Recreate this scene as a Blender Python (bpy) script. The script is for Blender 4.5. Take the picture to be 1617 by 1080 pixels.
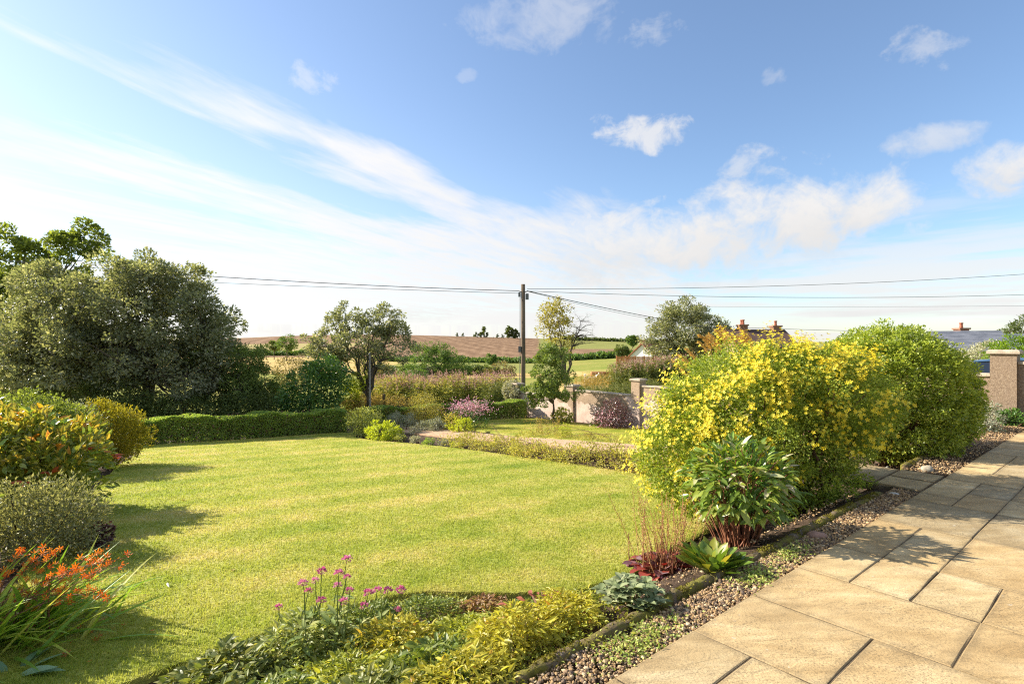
import bpy, math
import numpy as np
from mathutils import Vector, Matrix

# ------------------------------------------------------------------ camera, sky, sun, exposure
for _o in list(bpy.data.objects):
    bpy.data.objects.remove(_o)
scene = bpy.context.scene
COL = scene.collection
CAM_Z = 1.45
FPX = 850.0                      # focal length in photograph pixels (1617 wide)
cam_data = bpy.data.cameras.new('camera')
cam_data.sensor_width = 36.0
cam_data.lens = FPX / 1617.0 * 36.0
cam_data.shift_y = 4.0 / 1617.0
cam_data.clip_end = 12000.0
cam = bpy.data.objects.new('camera', cam_data)
cam.location = (0, 0, CAM_Z)
cam.rotation_euler = (math.radians(90), 0, 0)
COL.objects.link(cam)
scene.camera = cam

SUN_EL = math.radians(29.0)
SUN_AZ = math.radians(73.0)      # to the left of the view direction (+Y), towards -X
SUN_DIR = Vector((-math.sin(SUN_AZ) * math.cos(SUN_EL), math.cos(SUN_AZ) * math.cos(SUN_EL), math.sin(SUN_EL)))
SKY_STRENGTH = 0.09
sun_data = bpy.data.lights.new('sun', 'SUN')
sun_data.energy = 5.0
sun_data.angle = math.radians(0.53)
sun_data.color = (1.0, 0.915, 0.77)
sun = bpy.data.objects.new('sun', sun_data)
sun.rotation_euler = (-SUN_DIR).to_track_quat('-Z', 'Y').to_euler()
sun.location = (-30, 10, 30)
COL.objects.link(sun)
scene.view_settings.view_transform = 'Standard'
scene.view_settings.look = 'None'
scene.view_settings.gamma = 1.0
scene.view_settings.use_curve_mapping = False
scene.view_settings.exposure = 1.18
scene.cycles.use_denoising = False
scene.cycles.max_bounces = 8
scene.cycles.transparent_max_bounces = 4
scene.cycles.caustics_reflective = False
scene.cycles.caustics_refractive = False
scene.cycles.sample_clamp_indirect = 6.0
scene.cycles.denoising_prefilter = 'ACCURATE'
scene.cycles.filter_width = 1.2

rng = np.random.default_rng(11)


# ------------------------------------------------------------------ node helpers
class NT:
    def __init__(self, tree):
        self.t = tree
        self.n = tree.nodes
        self.l = tree.links

    def put(self, sock, v):
        if isinstance(v, bpy.types.NodeSocket):
            self.l.new(v, sock)
        elif v is not None:
            if hasattr(sock.default_value, '__len__') and not hasattr(v, '__len__'):
                v = (v, v, v)
            if hasattr(sock.default_value, '__len__') and len(sock.default_value) == 4 and len(v) == 3:
                v = (*v, 1.0)
            sock.default_value = v

    def math(self, op, a, b=None, c=None, clamp=False):
        nd = self.n.new('ShaderNodeMath')
        nd.operation = op
        nd.use_clamp = clamp
        self.put(nd.inputs[0], a)
        self.put(nd.inputs[1], b)
        if c is not None:
            self.put(nd.inputs[2], c)
        return nd.outputs[0]

    def mix(self, fac, a, b, kind='MIX'):
        nd = self.n.new('ShaderNodeMix')
        nd.data_type = 'RGBA'
        nd.blend_type = kind
        self.put(nd.inputs[0], fac)
        self.put(nd.inputs[6], a)
        self.put(nd.inputs[7], b)
        return nd.outputs[2]

    def smooth(self, x, lo, hi):
        nd = self.n.new('ShaderNodeMapRange')
        nd.interpolation_type = 'SMOOTHSTEP'
        self.put(nd.inputs[0], x)
        nd.inputs[1].default_value = lo
        nd.inputs[2].default_value = hi
        return nd.outputs[0]

    def noise(self, vec, scale, detail=4.0, rough=0.55, dist=0.0):
        nd = self.n.new('ShaderNodeTexNoise')
        if vec is not None:
            self.l.new(vec, nd.inputs['Vector'])
        nd.inputs['Scale'].default_value = scale
        nd.inputs['Detail'].default_value = detail
        nd.inputs['Roughness'].default_value = rough
        nd.inputs['Distortion'].default_value = dist
        return nd.outputs[0]

    def ramp(self, fac, stops, mode='LINEAR'):
        nd = self.n.new('ShaderNodeValToRGB')
        nd.color_ramp.interpolation = mode
        el = nd.color_ramp.elements
        while len(el) < len(stops):
            el.new(0.5)
        for e, (p, c) in zip(el, stops):
            e.position = p
            e.color = (*c, 1.0) if hasattr(c, '__len__') else (c, c, c, 1.0)
        self.put(nd.inputs[0], fac)
        return nd.outputs[0]

    def combine(self, x, y, z):
        nd = self.n.new('ShaderNodeCombineXYZ')
        for s, v in zip(nd.inputs, (x, y, z)):
            self.put(s, v)
        return nd.outputs[0]

    def sep(self, v):
        nd = self.n.new('ShaderNodeSeparateXYZ')
        self.l.new(v, nd.inputs[0])
        return nd.outputs

    def pos(self):
        return self.n.new('ShaderNodeNewGeometry').outputs['Position']

    def vscale(self, v, sx, sy, sz):
        nd = self.n.new('ShaderNodeMapping')
        self.l.new(v, nd.inputs[0])
        nd.inputs['Scale'].default_value = (sx, sy, sz)
        return nd.outputs[0]


# ------------------------------------------------------------------ sky with clouds (by direction)
def build_world():
    w = bpy.data.worlds.new('World')
    scene.world = w
    w.use_nodes = True
    w.cycles.sampling_method = 'MANUAL'
    w.cycles.sample_map_resolution = 512
    t = NT(w.node_tree)
    t.n.clear()
    out = t.n.new('ShaderNodeOutputWorld')
    bg = t.n.new('ShaderNodeBackground')
    bg.inputs[1].default_value = SKY_STRENGTH
    t.l.new(bg.outputs[0], out.inputs[0])
    sky = t.n.new('ShaderNodeTexSky')
    sky.sky_type = 'NISHITA'
    sky.sun_disc = False
    sky.sun_elevation = SUN_EL
    sky.sun_rotation = -SUN_AZ
    sky.altitude = 100
    sky.air_density = 1.0
    sky.dust_density = 0.5
    sky.ozone_density = 3.0
    d = t.n.new('ShaderNodeTexCoord').outputs['Generated']
    x, y, z = t.sep(d)
    zc = t.math('MAXIMUM', z, 0.035)
    u = t.math('DIVIDE', x, zc)
    v = t.math('DIVIDE', y, zc)
    # cirrus: streaks that run along one wind direction on a high flat layer
    s = t.math('ADD', t.math('MULTIPLY', u, -0.92), t.math('MULTIPLY', v, 0.393))
    tt = t.math('ADD', t.math('MULTIPLY', u, 0.393), t.math('MULTIPLY', v, 0.92))
    wv = t.noise(t.combine(t.math('MULTIPLY', s, 0.9), t.math('MULTIPLY', tt, 0.5), 0.0), 1.3, 3, 0.5)
    sw = t.math('ADD', s, t.math('MULTIPLY', t.math('SUBTRACT', wv, 0.5), 0.75))
    cov = t.ramp(t.math('MULTIPLY', sw, 1 / 7.0, clamp=True), [
        (0.0, 0.0), (0.16, 0.0), (0.225, 0.20), (0.262, 0.78), (0.295, 0.80), (0.325, 0.30), (0.365, 0.30),
        (0.41, 0.66), (0.46, 0.80), (0.52, 0.54), (0.60, 0.76), (0.72, 0.50), (0.85, 0.70), (1.0, 0.42)])
    # the streak frays out and widens farther along the wind
    far = t.smooth(tt, 2.2, 4.6)
    band = t.smooth(sw, 0.15, 1.35)
    cov = t.math('MAXIMUM', cov, t.math('MULTIPLY', t.math('MULTIPLY', far, band), 0.80))
    fade_in = t.smooth(tt, 0.7, 1.9)
    cov = t.math('MULTIPLY', cov, t.math('ADD', t.math('MULTIPLY', fade_in, 0.5), 0.5))
    st = t.noise(t.combine(t.math('MULTIPLY', s, 2.6), t.math('MULTIPLY', tt, 0.55), 3.0), 1.2, 8, 0.62, 0.5)
    st2 = t.noise(t.combine(t.math('MULTIPLY', s, 5.0), t.math('MULTIPLY', tt, 2.4), 7.0), 1.1, 6, 0.6, 0.3)
    dens = t.math('ADD', t.math('MULTIPLY', st, 1.0), t.math('MULTIPLY', st2, 0.35))
    dens = t.math('ADD', t.math('SUBTRACT', dens, 1.14), t.math('MULTIPLY', cov, 1.05))
    cirrus = t.math('MULTIPLY', t.smooth(dens, -0.25, 0.55), 0.97)
    # thin veil towards the left
    veil = t.math('ADD', 0.05, t.math('MULTIPLY', t.smooth(s, 0.0, 5.0), 0.30))
    cirrus = t.math('MAXIMUM', cirrus, veil)
    # low bands near the horizon
    hz = t.noise(t.combine(t.math('MULTIPLY', x, 1.6), t.math('MULTIPLY', y, 1.6), t.math('MULTIPLY', z, 17.0)), 1.9, 6, 0.55, 0.2)
    lowm = t.math('MULTIPLY', t.math('SUBTRACT', 1.0, t.smooth(z, 0.04, 0.30)), 1.0)
    low = t.math('MULTIPLY', t.smooth(hz, 0.40, 0.62), t.math('MULTIPLY', lowm, 0.95))
    base_white = t.math('MULTIPLY', t.math('SUBTRACT', 1.0, t.smooth(z, 0.0, 0.24)), 0.30)
    # cumulus heaps at their bearings
    az = t.math('ARCTAN2', x, y)
    el = t.math('ARCSINE', z)
    n1 = t.noise(t.vscale(d, 1.0, 1.0, 1.5), 9.0, 8, 0.62, 0.6)
    n2 = t.noise(d, 32.0, 6, 0.62, 0.4)
    nz = t.math('ADD', t.math('MULTIPLY', t.math('SUBTRACT', n1, 0.5), 5.2), t.math('MULTIPLY', t.math('SUBTRACT', n2, 0.5), 2.6))
    heaps = [  # photograph px, py, half sizes in px, weight
        (1250, 345, 185, 58, 1.0), (1120, 378, 170, 60, 1.0), (985, 385, 120, 50, 0.95), (1330, 330, 95, 50, 1.0),
        (1585, 268, 75, 38, 0.95), (1005, 212, 55, 24, 0.8), (1215, 258, 65, 22, 0.55), (1270, 250, 45, 18, 0.5),
        (1480, 218, 80, 22, 0.6), (1540, 205, 45, 20, 0.55), (1470, 70, 55, 32, 0.42), (495, 122, 30, 20, 0.45),
        (850, 35, 110, 40, 0.42), (1040, 45, 50, 22, 0.35), (655, 487, 75, 18, 0.9), (740, 492, 40, 12, 0.6),
        (420, 510, 80, 18, 0.75), (1400, 482, 150, 16, 0.6), (1222, 122, 18, 14, 0.3), (738, 118, 14, 10, 0.25),
        (1030, 322, 22, 9, 0.6)]
    acc = None
    under = None
    for px, py, hx, hy, wt in heaps:
        X, Z = (px - 808.5) / FPX, (544 - py) / FPX
        a0 = math.atan(X)
        L = math.sqrt(1 + X * X)
        e0 = math.atan(Z / L)
        ra = 1.25 * hx / FPX / (1 + X * X)
        re = 1.25 * hy / FPX / L * math.cos(e0) ** 2
        qa = t.math('DIVIDE', t.math('SUBTRACT', az, a0), ra)
        qe = t.math('DIVIDE', t.math('SUBTRACT', el, e0), re)
        q = t.math('ADD', t.math('MULTIPLY', qa, qa), t.math('MULTIPLY', qe, qe))
        big = hx > 70
        m = t.math('ADD', t.math('SUBTRACT', 1.25 if big else 1.0, t.math('MULTIPLY', q, 0.9 if big else 0.8)), t.math('MULTIPLY', nz, 0.62) if big else nz)
        m = t.math('MULTIPLY', t.smooth(m, 0.0, 1.5), wt)
        acc = m if acc is None else t.math('MAXIMUM', acc, m)
        if hx > 60:
            g = t.math('MULTIPLY', m, t.smooth(t.math('ADD', qe, t.math('MULTIPLY', nz, 0.35)), 0.5, -0.9))
            under = g if under is None else t.math('MAXIMUM', under, g)
    # broken cumulus added out of view, beside and behind, to lift the ambient light
    side = t.smooth(t.math('ABSOLUTE', az), 0.85, 1.15)
    rest = t.math('MULTIPLY', t.smooth(t.math('ADD', t.noise(t.vscale(d, 1.0, 1.0, 2.0), 3.2, 8, 0.6, 0.4), t.math('MULTIPLY', nz, 0.03)), 0.46, 0.58), side)
    rest = t.math('MULTIPLY', rest, t.smooth(z, 0.0, 0.06))
    acc = t.math('MAXIMUM', acc, t.math('MULTIPLY', rest, 0.9))
    cloud = t.math('MAXIMUM', t.math('MAXIMUM', cirrus, low), t.math('MAXIMUM', acc, base_white))
    up = t.smooth(z, -0.01, 0.02)
    cloud = t.math('MULTIPLY', cloud, up)
    # clouds are lit: brighter towards the sun side
    nd = t.n.new('ShaderNodeVectorMath')
    nd.operation = 'DOT_PRODUCT'
    t.l.new(d, nd.inputs[0])
    nd.inputs[1].default_value = SUN_DIR
    glow = t.math('POWER', t.smooth(nd.outputs['Value'], -0.2, 1.05), 1.8)
    lum = t.math('ADD', 4.45, t.math('MULTIPLY', glow, 0.9))
    lum = t.math('MULTIPLY', lum, t.math('SUBTRACT', 1.0, t.math('MULTIPLY', under, 0.14)))
    ccol = t.n.new('ShaderNodeVectorMath')
    ccol.operation = 'SCALE'
    ccol.inputs[0].default_value = (1.0, 0.985, 0.975)
    t.l.new(lum, ccol.inputs['Scale'])
    hs = t.n.new('ShaderNodeHueSaturation')
    hs.inputs['Saturation'].default_value = 1.04
    hs.inputs['Value'].default_value = 1.08
    t.l.new(sky.outputs[0], hs.inputs['Color'])
    col = t.mix(cloud, hs.outputs[0], ccol.outputs[0])
    t.l.new(col, bg.inputs[0])


build_world()

# ------------------------------------------------------------------ terrain
UA, MB_ = (0.7716, 0.6361), (-0.6361, 0.7716)     # garden axes: along the terrace, and out from it


def ab(a, b):
    return UA[0] * a + MB_[0] * b, UA[1] * a + MB_[1] * b


def to_ab(x, y):
    return UA[0] * x + UA[1] * y, MB_[0] * x + MB_[1] * y


def sstep(x, lo, hi):
    q = np.clip((np.asarray(x, float) - lo) / (hi - lo), 0, 1)
    return q * q * (3 - 2 * q)


_KY = np.array([-4000, 0, 15.5, 19, 23.7, 30, 60, 120, 200, 280, 420, 650, 850, 1500, 5000])
_KZ = np.array([0.0, -0.05, -1.32, -1.48, -1.69, -1.97, -3.2, -5.0, -5.9, -4.6, -0.55, 9.9, 10.2, 4.0, -10.0])


def T(x, y):
    x = np.asarray(x, float)
    y = np.asarray(y, float)
    a, b = to_ab(x, y)
    f = np.interp(y, _KY, _KZ)
    w = sstep(b, 1.85, 2.75 + np.maximum(0, a - 8.5) * 1.3)
    bump = 0.25 * sstep(a, 7.6, 8.5) * np.clip((19 - y) / 8, 0, 1) * sstep(b, 2, 5)
    far = sstep(y, 230, 620)
    roll = far * (3.2 * np.sin(x * 0.009 + 2.9) + 0.8 * np.sin(x * 0.017 + y * 0.008))
    dip = -0.36 * sstep(a, 13.7, 15.0) * (1 - sstep(b, 4, 9)) * (1 - sstep(y, 60, 120))
    return -0.045 + (f + 0.045) * w + bump + roll + dip


def hit(px, py):
    """where the line of sight of a photograph pixel meets the terrain"""
    dx, dz = (px - 808.5) / FPX, (544 - py) / FPX
    prev = 1.0
    d = 1.0
    while d < 4000:
        if CAM_Z + dz * d < float(T(dx * d, d)):
            lo, hi = prev, d
            for _ in range(30):
                m = (lo + hi) / 2
                if CAM_Z + dz * m < float(T(dx * m, m)):
                    hi = m
                else:
                    lo = m
            return dx * hi, hi, float(T(dx * hi, hi))
        prev = d
        d *= 1.01
    return dx * 600, 600.0, float(T(dx * 600, 600))


def at(px, d):
    x = (px - 808.5) / FPX * d
    return x, d, float(T(x, d))


def zpx(py, d):
    return CAM_Z + (544 - py) / FPX * d


# ------------------------------------------------------------------ mesh building
class MB:
    def __init__(self):
        self.V, self.F, self.R, self.nv = [], [], [], 0

    def add(self, V, F, r=None):
        V = np.asarray(V, float).reshape(-1, 3)
        self.V.append(V)
        if not isinstance(F, np.ndarray):
            groups = {}
            for f in F:
                groups.setdefault(len(f), []).append(f)
            for g in groups.values():
                self.F.append(np.asarray(g, np.int64) + self.nv)
        else:
            self.F.append(F.astype(np.int64) + self.nv)
        if r is None:
            r = np.full(len(V), 0.5)
        elif np.isscalar(r):
            r = np.full(len(V), float(r))
        self.R.append(np.asarray(r, float))
        self.nv += len(V)
        return self

    def box(self, c, s, rot=None, r=None, chamfer=0.0):
        hx, hy, hz = s[0] / 2, s[1] / 2, s[2] / 2
        if chamfer > 0:
            k = chamfer
            V, F = chamfer_box(hx, hy, hz, k)
        else:
            V = np.array([(sx * hx, sy * hy, sz * hz) for sz in (-1, 1) for sy in (-1, 1) for sx in (-1, 1)])
            F = [(0, 2, 3, 1), (4, 5, 7, 6), (0, 1, 5, 4), (2, 6, 7, 3), (0, 4, 6, 2), (1, 3, 7, 5)]
        if rot is not None:
            V = V @ np.array(rot).T
        return self.add(V + np.array(c), F, r)

    def tube(self, pts, radii, sides=6, r=None, cap=True):
        P = np.asarray(pts, float)
        n = len(P)
        rad = np.broadcast_to(np.asarray(radii, float), (n,))
        tg = np.gradient(P, axis=0)
        tg /= np.linalg.norm(tg, axis=1)[:, None] + 1e-9
        ref = np.array([0, 0, 1.0]) if abs(tg[:, 2]).mean() < 0.8 else np.array([1.0, 0, 0])
        A = np.cross(tg, ref)
        A /= np.linalg.norm(A, axis=1)[:, None] + 1e-9
        B = np.cross(tg, A)
        th = np.arange(sides) * 2 * math.pi / sides
        V = P[:, None, :] + rad[:, None, None] * (np.cos(th)[None, :, None] * A[:, None, :] + np.sin(th)[None, :, None] * B[:, None, :])
        i = np.arange(n - 1)[:, None] * sides
        j = np.arange(sides)[None, :]
        k = (j + 1) % sides
        F = np.stack([i + j, i + k, i + sides + k, i + sides + j], -1).reshape(-1, 4)
        self.add(V.reshape(-1, 3), F, r)
        if cap:
            e = (n - 1) * sides + np.arange(sides)
            self.F.append((e[None, :] + self.nv - n * sides))
        return self

    def build(self, name, mat, parent=None, smooth=False, origin=None):
        V = np.concatenate(self.V)
        if origin is None:
            origin = np.array(parent.matrix_world.translation) if parent is not None else np.zeros(3)
            if parent is not None:
                origin = np.array(world_loc(parent))
        V = V - np.asarray(origin)[None, :]
        me = mesh_data(name, V, self.F, np.concatenate(self.R), smooth)
        for m in (mat if isinstance(mat, (list, tuple)) else [mat]):
            me.materials.append(m)
        ob = bpy.data.objects.new(name, me)
        COL.objects.link(ob)
        if parent is not None:
            ob.parent = parent
        else:
            ob.location = origin
        return ob


def world_loc(o):
    v = Vector((0, 0, 0))
    while o is not None:
        v = v + o.location
        o = o.parent
    return v


def mesh_data(name, V, Fs, R=None, smooth=False):
    me = bpy.data.meshes.new(name)
    me.vertices.add(len(V))
    me.vertices.foreach_set('co', np.ascontiguousarray(V, np.float32).ravel())
    nl = sum(f.size for f in Fs)
    npol = sum(len(f) for f in Fs)
    me.loops.add(nl)
    me.polygons.add(npol)
    me.loops.foreach_set('vertex_index', np.concatenate([f.ravel() for f in Fs]).astype(np.int32))
    tot = np.concatenate([np.full(len(f), f.shape[1]) for f in Fs])
    st = np.concatenate([[0], np.cumsum(tot)[:-1]])
    me.polygons.foreach_set('loop_start', st.astype(np.int32))
    me.polygons.foreach_set('loop_total', tot.astype(np.int32))
    me.polygons.foreach_set('use_smooth', np.full(npol, smooth, bool))
    if R is not None:
        at_ = me.attributes.new('rnd', 'FLOAT', 'POINT')
        at_.data.foreach_set('value', R.astype(np.float32))
    me.update(calc_edges=True)
    me.validate()
    return me


def chamfer_box(hx, hy, hz, k):
    V = []
    for z, q in ((-hz, 0), (hz - k, 0), (hz, k)):
        for sx, sy in ((-1, -1), (1, -1), (1, 1), (-1, 1)):
            V.append((sx * (hx - q), sy * (hy - q), z))
    F = [(3, 2, 1, 0), (8, 9, 10, 11)]
    for o in (0, 4):
        for i in range(4):
            j = (i + 1) % 4
            F.append((o + i, o + j, o + 4 + j, o + 4 + i))
    return np.array(V), F


def rotz(t):
    c, s = math.cos(t), math.sin(t)
    return np.array([[c, -s, 0], [s, c, 0], [0, 0, 1.0]])


RG = rotz(math.atan2(UA[1], UA[0]))       # garden axes as a rotation


def tag(o, label=None, cat=None, group=None, kind=None):
    for k, v in (('label', label), ('category', cat), ('group', group), ('kind', kind)):
        if v:
            o[k] = v
    return o


def thing(name, label, cat, loc, group=None, kind=None):
    o = bpy.data.objects.new(name, None)
    o.empty_display_size = 0.2
    o.location = loc
    COL.objects.link(o)
    return tag(o, label, cat, group, kind)


def inst(name, mesh, parent, loc_world, rot=None, scale=1.0):
    """one more copy of a shared mesh as a part of its own; rot is a 3x3 array"""
    o = bpy.data.objects.new(name, mesh)
    COL.objects.link(o)
    o.parent = parent
    p = Vector(loc_world) - world_loc(parent)
    M = Matrix(np.asarray(rot).tolist()).to_4x4() if rot is not None else Matrix.Identity(4)
    sc = scale if hasattr(scale, '__len__') else (scale, scale, scale)
    o.matrix_basis = Matrix.Translation(p) @ M @ Matrix.Diagonal((*sc, 1.0))
    return o


# ------------------------------------------------------------------ materials
def new_mat(name):
    m = bpy.data.materials.new(name)
    m.use_nodes = True
    t = NT(m.node_tree)
    b = t.n['Principled BSDF']
    return m, t, b


def leaf_mat(name, stops, trans=0.35, rough=0.5, spec=0.35, source='attr', tcol=None, patch=0.0, patch_scale=1.5, gain=1.9):
    m, t, b = new_mat(name)
    if max(max(c) for _, c in stops) < 0.50:
        stops = [(p, tuple(min(0.6, q * gain) for q in c)) for p, c in stops]
    if source == 'attr':
        nd = t.n.new('ShaderNodeAttribute')
        nd.attribute_name = 'rnd'
        f = nd.outputs['Fac']
    else:
        f = t.n.new('ShaderNodeObjectInfo').outputs['Random']
    if patch:
        n = t.noise(t.pos(), patch_scale, 2, 0.5)
        f = t.math('ADD', f, t.math('MULTIPLY', t.math('SUBTRACT', n, 0.5), patch), clamp=True)
    c = t.ramp(f, stops)
    t.l.new(c, b.inputs['Base Color'])
    b.inputs['Roughness'].default_value = rough
    b.inputs['Specular IOR Level'].default_value = spec
    tr = t.n.new('ShaderNodeBsdfTranslucent')
    tc = t.mix(1.0, c, tcol or (1.25, 1.2, 0.55), 'MULTIPLY')
    t.l.new(tc, tr.inputs[0])
    mx = t.n.new('ShaderNodeMixShader')
    mx.inputs[0].default_value = trans
    t.l.new(b.outputs[0], mx.inputs[1])
    t.l.new(tr.outputs[0], mx.inputs[2])
    t.l.new(mx.outputs[0], t.n['Material Output'].inputs[0])
    return m


def noise_mat(name, stops, scale=3.0, rough=0.85, bump=0.0, bscale=None, detail=6, squash=None, spec=0.25, obj_var=0.0, contrast=None):
    m, t, b = new_mat(name)
    p = t.pos()
    if squash:
        p = t.vscale(p, *squash)
    f = t.noise(p, scale, detail, 0.6)
    f = t.smooth(f, *(contrast or (0.25, 0.75)))
    c = t.ramp(f, stops)
    if obj_var:
        r = t.n.new('ShaderNodeObjectInfo').outputs['Random']
        c = t.mix(1.0, c, t.ramp(r, [(0, 1 - obj_var), (1, 1 + obj_var)]), 'MULTIPLY')
    t.l.new(c, b.inputs['Base Color'])
    b.inputs['Roughness'].default_value = rough
    b.inputs['Specular IOR Level'].default_value = spec
    if bump:
        bn = t.n.new('ShaderNodeBump')
        bn.inputs['Strength'].default_value = 1.0
        bn.inputs['Distance'].default_value = bump
        t.l.new(t.noise(p, bscale or scale * 6, 6, 0.65), bn.inputs['Height'])
        t.l.new(bn.outputs[0], b.inputs['Normal'])
    return m


def plain_mat(name, col, rough=0.6, spec=0.4, metal=0.0):
    m, t, b = new_mat(name)
    b.inputs['Base Color'].default_value = (*col, 1)
    b.inputs['Roughness'].default_value = rough
    b.inputs['Specular IOR Level'].default_value = spec
    b.inputs['Metallic'].default_value = metal
    return m


def grass_color(t, p, stripes=True):
    """colour of mown turf: green with yellow and straw patches"""
    n1 = t.noise(p, 0.55, 4, 0.6)
    n2 = t.noise(p, 3.2, 5, 0.65)
    n3 = t.noise(p, 14.0, 3, 0.6)
    f = t.math('ADD', t.math('MULTIPLY', n1, 0.5), t.math('ADD', t.math('MULTIPLY', n2, 0.38), t.math('MULTIPLY', n3, 0.22)))
    if stripes:
        x, y, z = t.sep(p)
        q = t.math('ADD', t.math('MULTIPLY', x, MB_[0]), t.math('MULTIPLY', y, MB_[1]))
        q = t.math('ADD', q, t.math('MULTIPLY', t.noise(p, 0.35, 2, 0.5), 0.5))
        sn = t.math('SINE', t.math('MULTIPLY', q, 2 * math.pi / 1.05))
        f = t.math('ADD', f, t.math('MULTIPLY', sn, 0.045))
    return t.ramp(f, [(0.34, (0.205, 0.275, 0.034)), (0.47, (0.33, 0.36, 0.062)), (0.58, (0.43, 0.415, 0.10)), (0.70, (0.55, 0.46, 0.17))])


def lawn_mat(name, blades):
    m, t, b = new_mat(name)
    p = t.pos()
    c = grass_color(t, p)
    if blades:
        nd = t.n.new('ShaderNodeAttribute')
        nd.attribute_name = 'rnd'
        c = t.mix(1.0, c, t.ramp(nd.outputs['Fac'], [(0, (0.97, 1.0, 0.95)), (0.8, (1.07, 1.06, 1.02)), (1, (1.16, 1.12, 1.15))]), 'MULTIPLY')
        tr = t.n.new('ShaderNodeBsdfTranslucent')
        t.l.new(t.mix(1.0, c, (1.1, 1.15, 0.75), 'MULTIPLY'), tr.inputs[0])
        mx = t.n.new('ShaderNodeMixShader')
        mx.inputs[0].default_value = 0.5
        t.l.new(b.outputs[0], mx.inputs[1])
        t.l.new(tr.outputs[0], mx.inputs[2])
        t.l.new(mx.outputs[0], t.n['Material Output'].inputs[0])
    else:
        bn = t.n.new('ShaderNodeBump')
        bn.inputs['Distance'].default_value = 0.03
        bn.inputs['Strength'].default_value = 0.8
        t.l.new(t.noise(p, 38, 4, 0.7), bn.inputs['Height'])
        t.l.new(bn.outputs[0], b.inputs['Normal'])
    t.l.new(c, b.inputs['Base Color'])
    b.inputs['Roughness'].default_value = 0.75
    b.inputs['Specular IOR Level'].default_value = 0.15
    return m


M = {}
M['lawn'] = lawn_mat('mown_turf', False)
M['blade'] = lawn_mat('grass_blade', True)
M['soil'] = noise_mat('bed_soil', [(0, (0.035, 0.022, 0.014)), (0.5, (0.075, 0.048, 0.03)), (1, (0.13, 0.085, 0.055))], 9, 0.95, 0.03, 40)
M['bark'] = noise_mat('bark', [(0, (0.05, 0.04, 0.03)), (1, (0.16, 0.13, 0.10))], 6, 0.9, 0.02, 30, squash=(1, 1, 0.25))
M['bark_pale'] = noise_mat('pale_bark', [(0, (0.16, 0.14, 0.12)), (1, (0.42, 0.39, 0.35))], 8, 0.85, 0.01, 30)
M['stem_brown'] = noise_mat('woody_stem', [(0, (0.07, 0.04, 0.025)), (1, (0.16, 0.09, 0.05))], 20, 0.8)
M['stem_red'] = noise_mat('red_stem', [(0, (0.13, 0.05, 0.03)), (1, (0.27, 0.115, 0.06))], 15, 0.6)
M['stem_green'] = noise_mat('green_stem', [(0, (0.08, 0.12, 0.02)), (1, (0.17, 0.20, 0.04))], 15, 0.6)
M['stem_straw'] = noise_mat('dry_stalk', [(0, (0.28, 0.13, 0.05)), (1, (0.50, 0.28, 0.11))], 15, 0.8)
M['pole'] = noise_mat('weathered_pole', [(0, (0.065, 0.046, 0.03)), (1, (0.18, 0.135, 0.09))], 5, 0.9, 0.01, 25, squash=(1, 1, 0.15))
M['metal'] = plain_mat('grey_metal', (0.12, 0.125, 0.13), 0.5, 0.5, 0.6)
M['wire'] = plain_mat('cable', (0.03, 0.03, 0.035), 0.6)
M['wire_thin'] = plain_mat('thin_cable', (0.16, 0.17, 0.19), 0.6)
M['white'] = noise_mat('white_paint', [(0, (0.68, 0.66, 0.62)), (1, (0.80, 0.79, 0.76))], 2, 0.6)


# ------------------------------------------------------------------ ground sheet (fields coloured by their plots)
def half(t, x, y, p0, p1, soft):
    """soft step: 1 on the left of the line p0 -> p1"""
    dx, dy = p1[0] - p0[0], p1[1] - p0[1]
    L = math.hypot(dx, dy)
    nx, ny = -dy / L, dx / L
    c = -(nx * p0[0] + ny * p0[1])
    q = t.math('ADD', t.math('ADD', t.math('MULTIPLY', x, nx), t.math('MULTIPLY', y, ny)), c)
    return t.smooth(q, -soft, soft)


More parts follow.
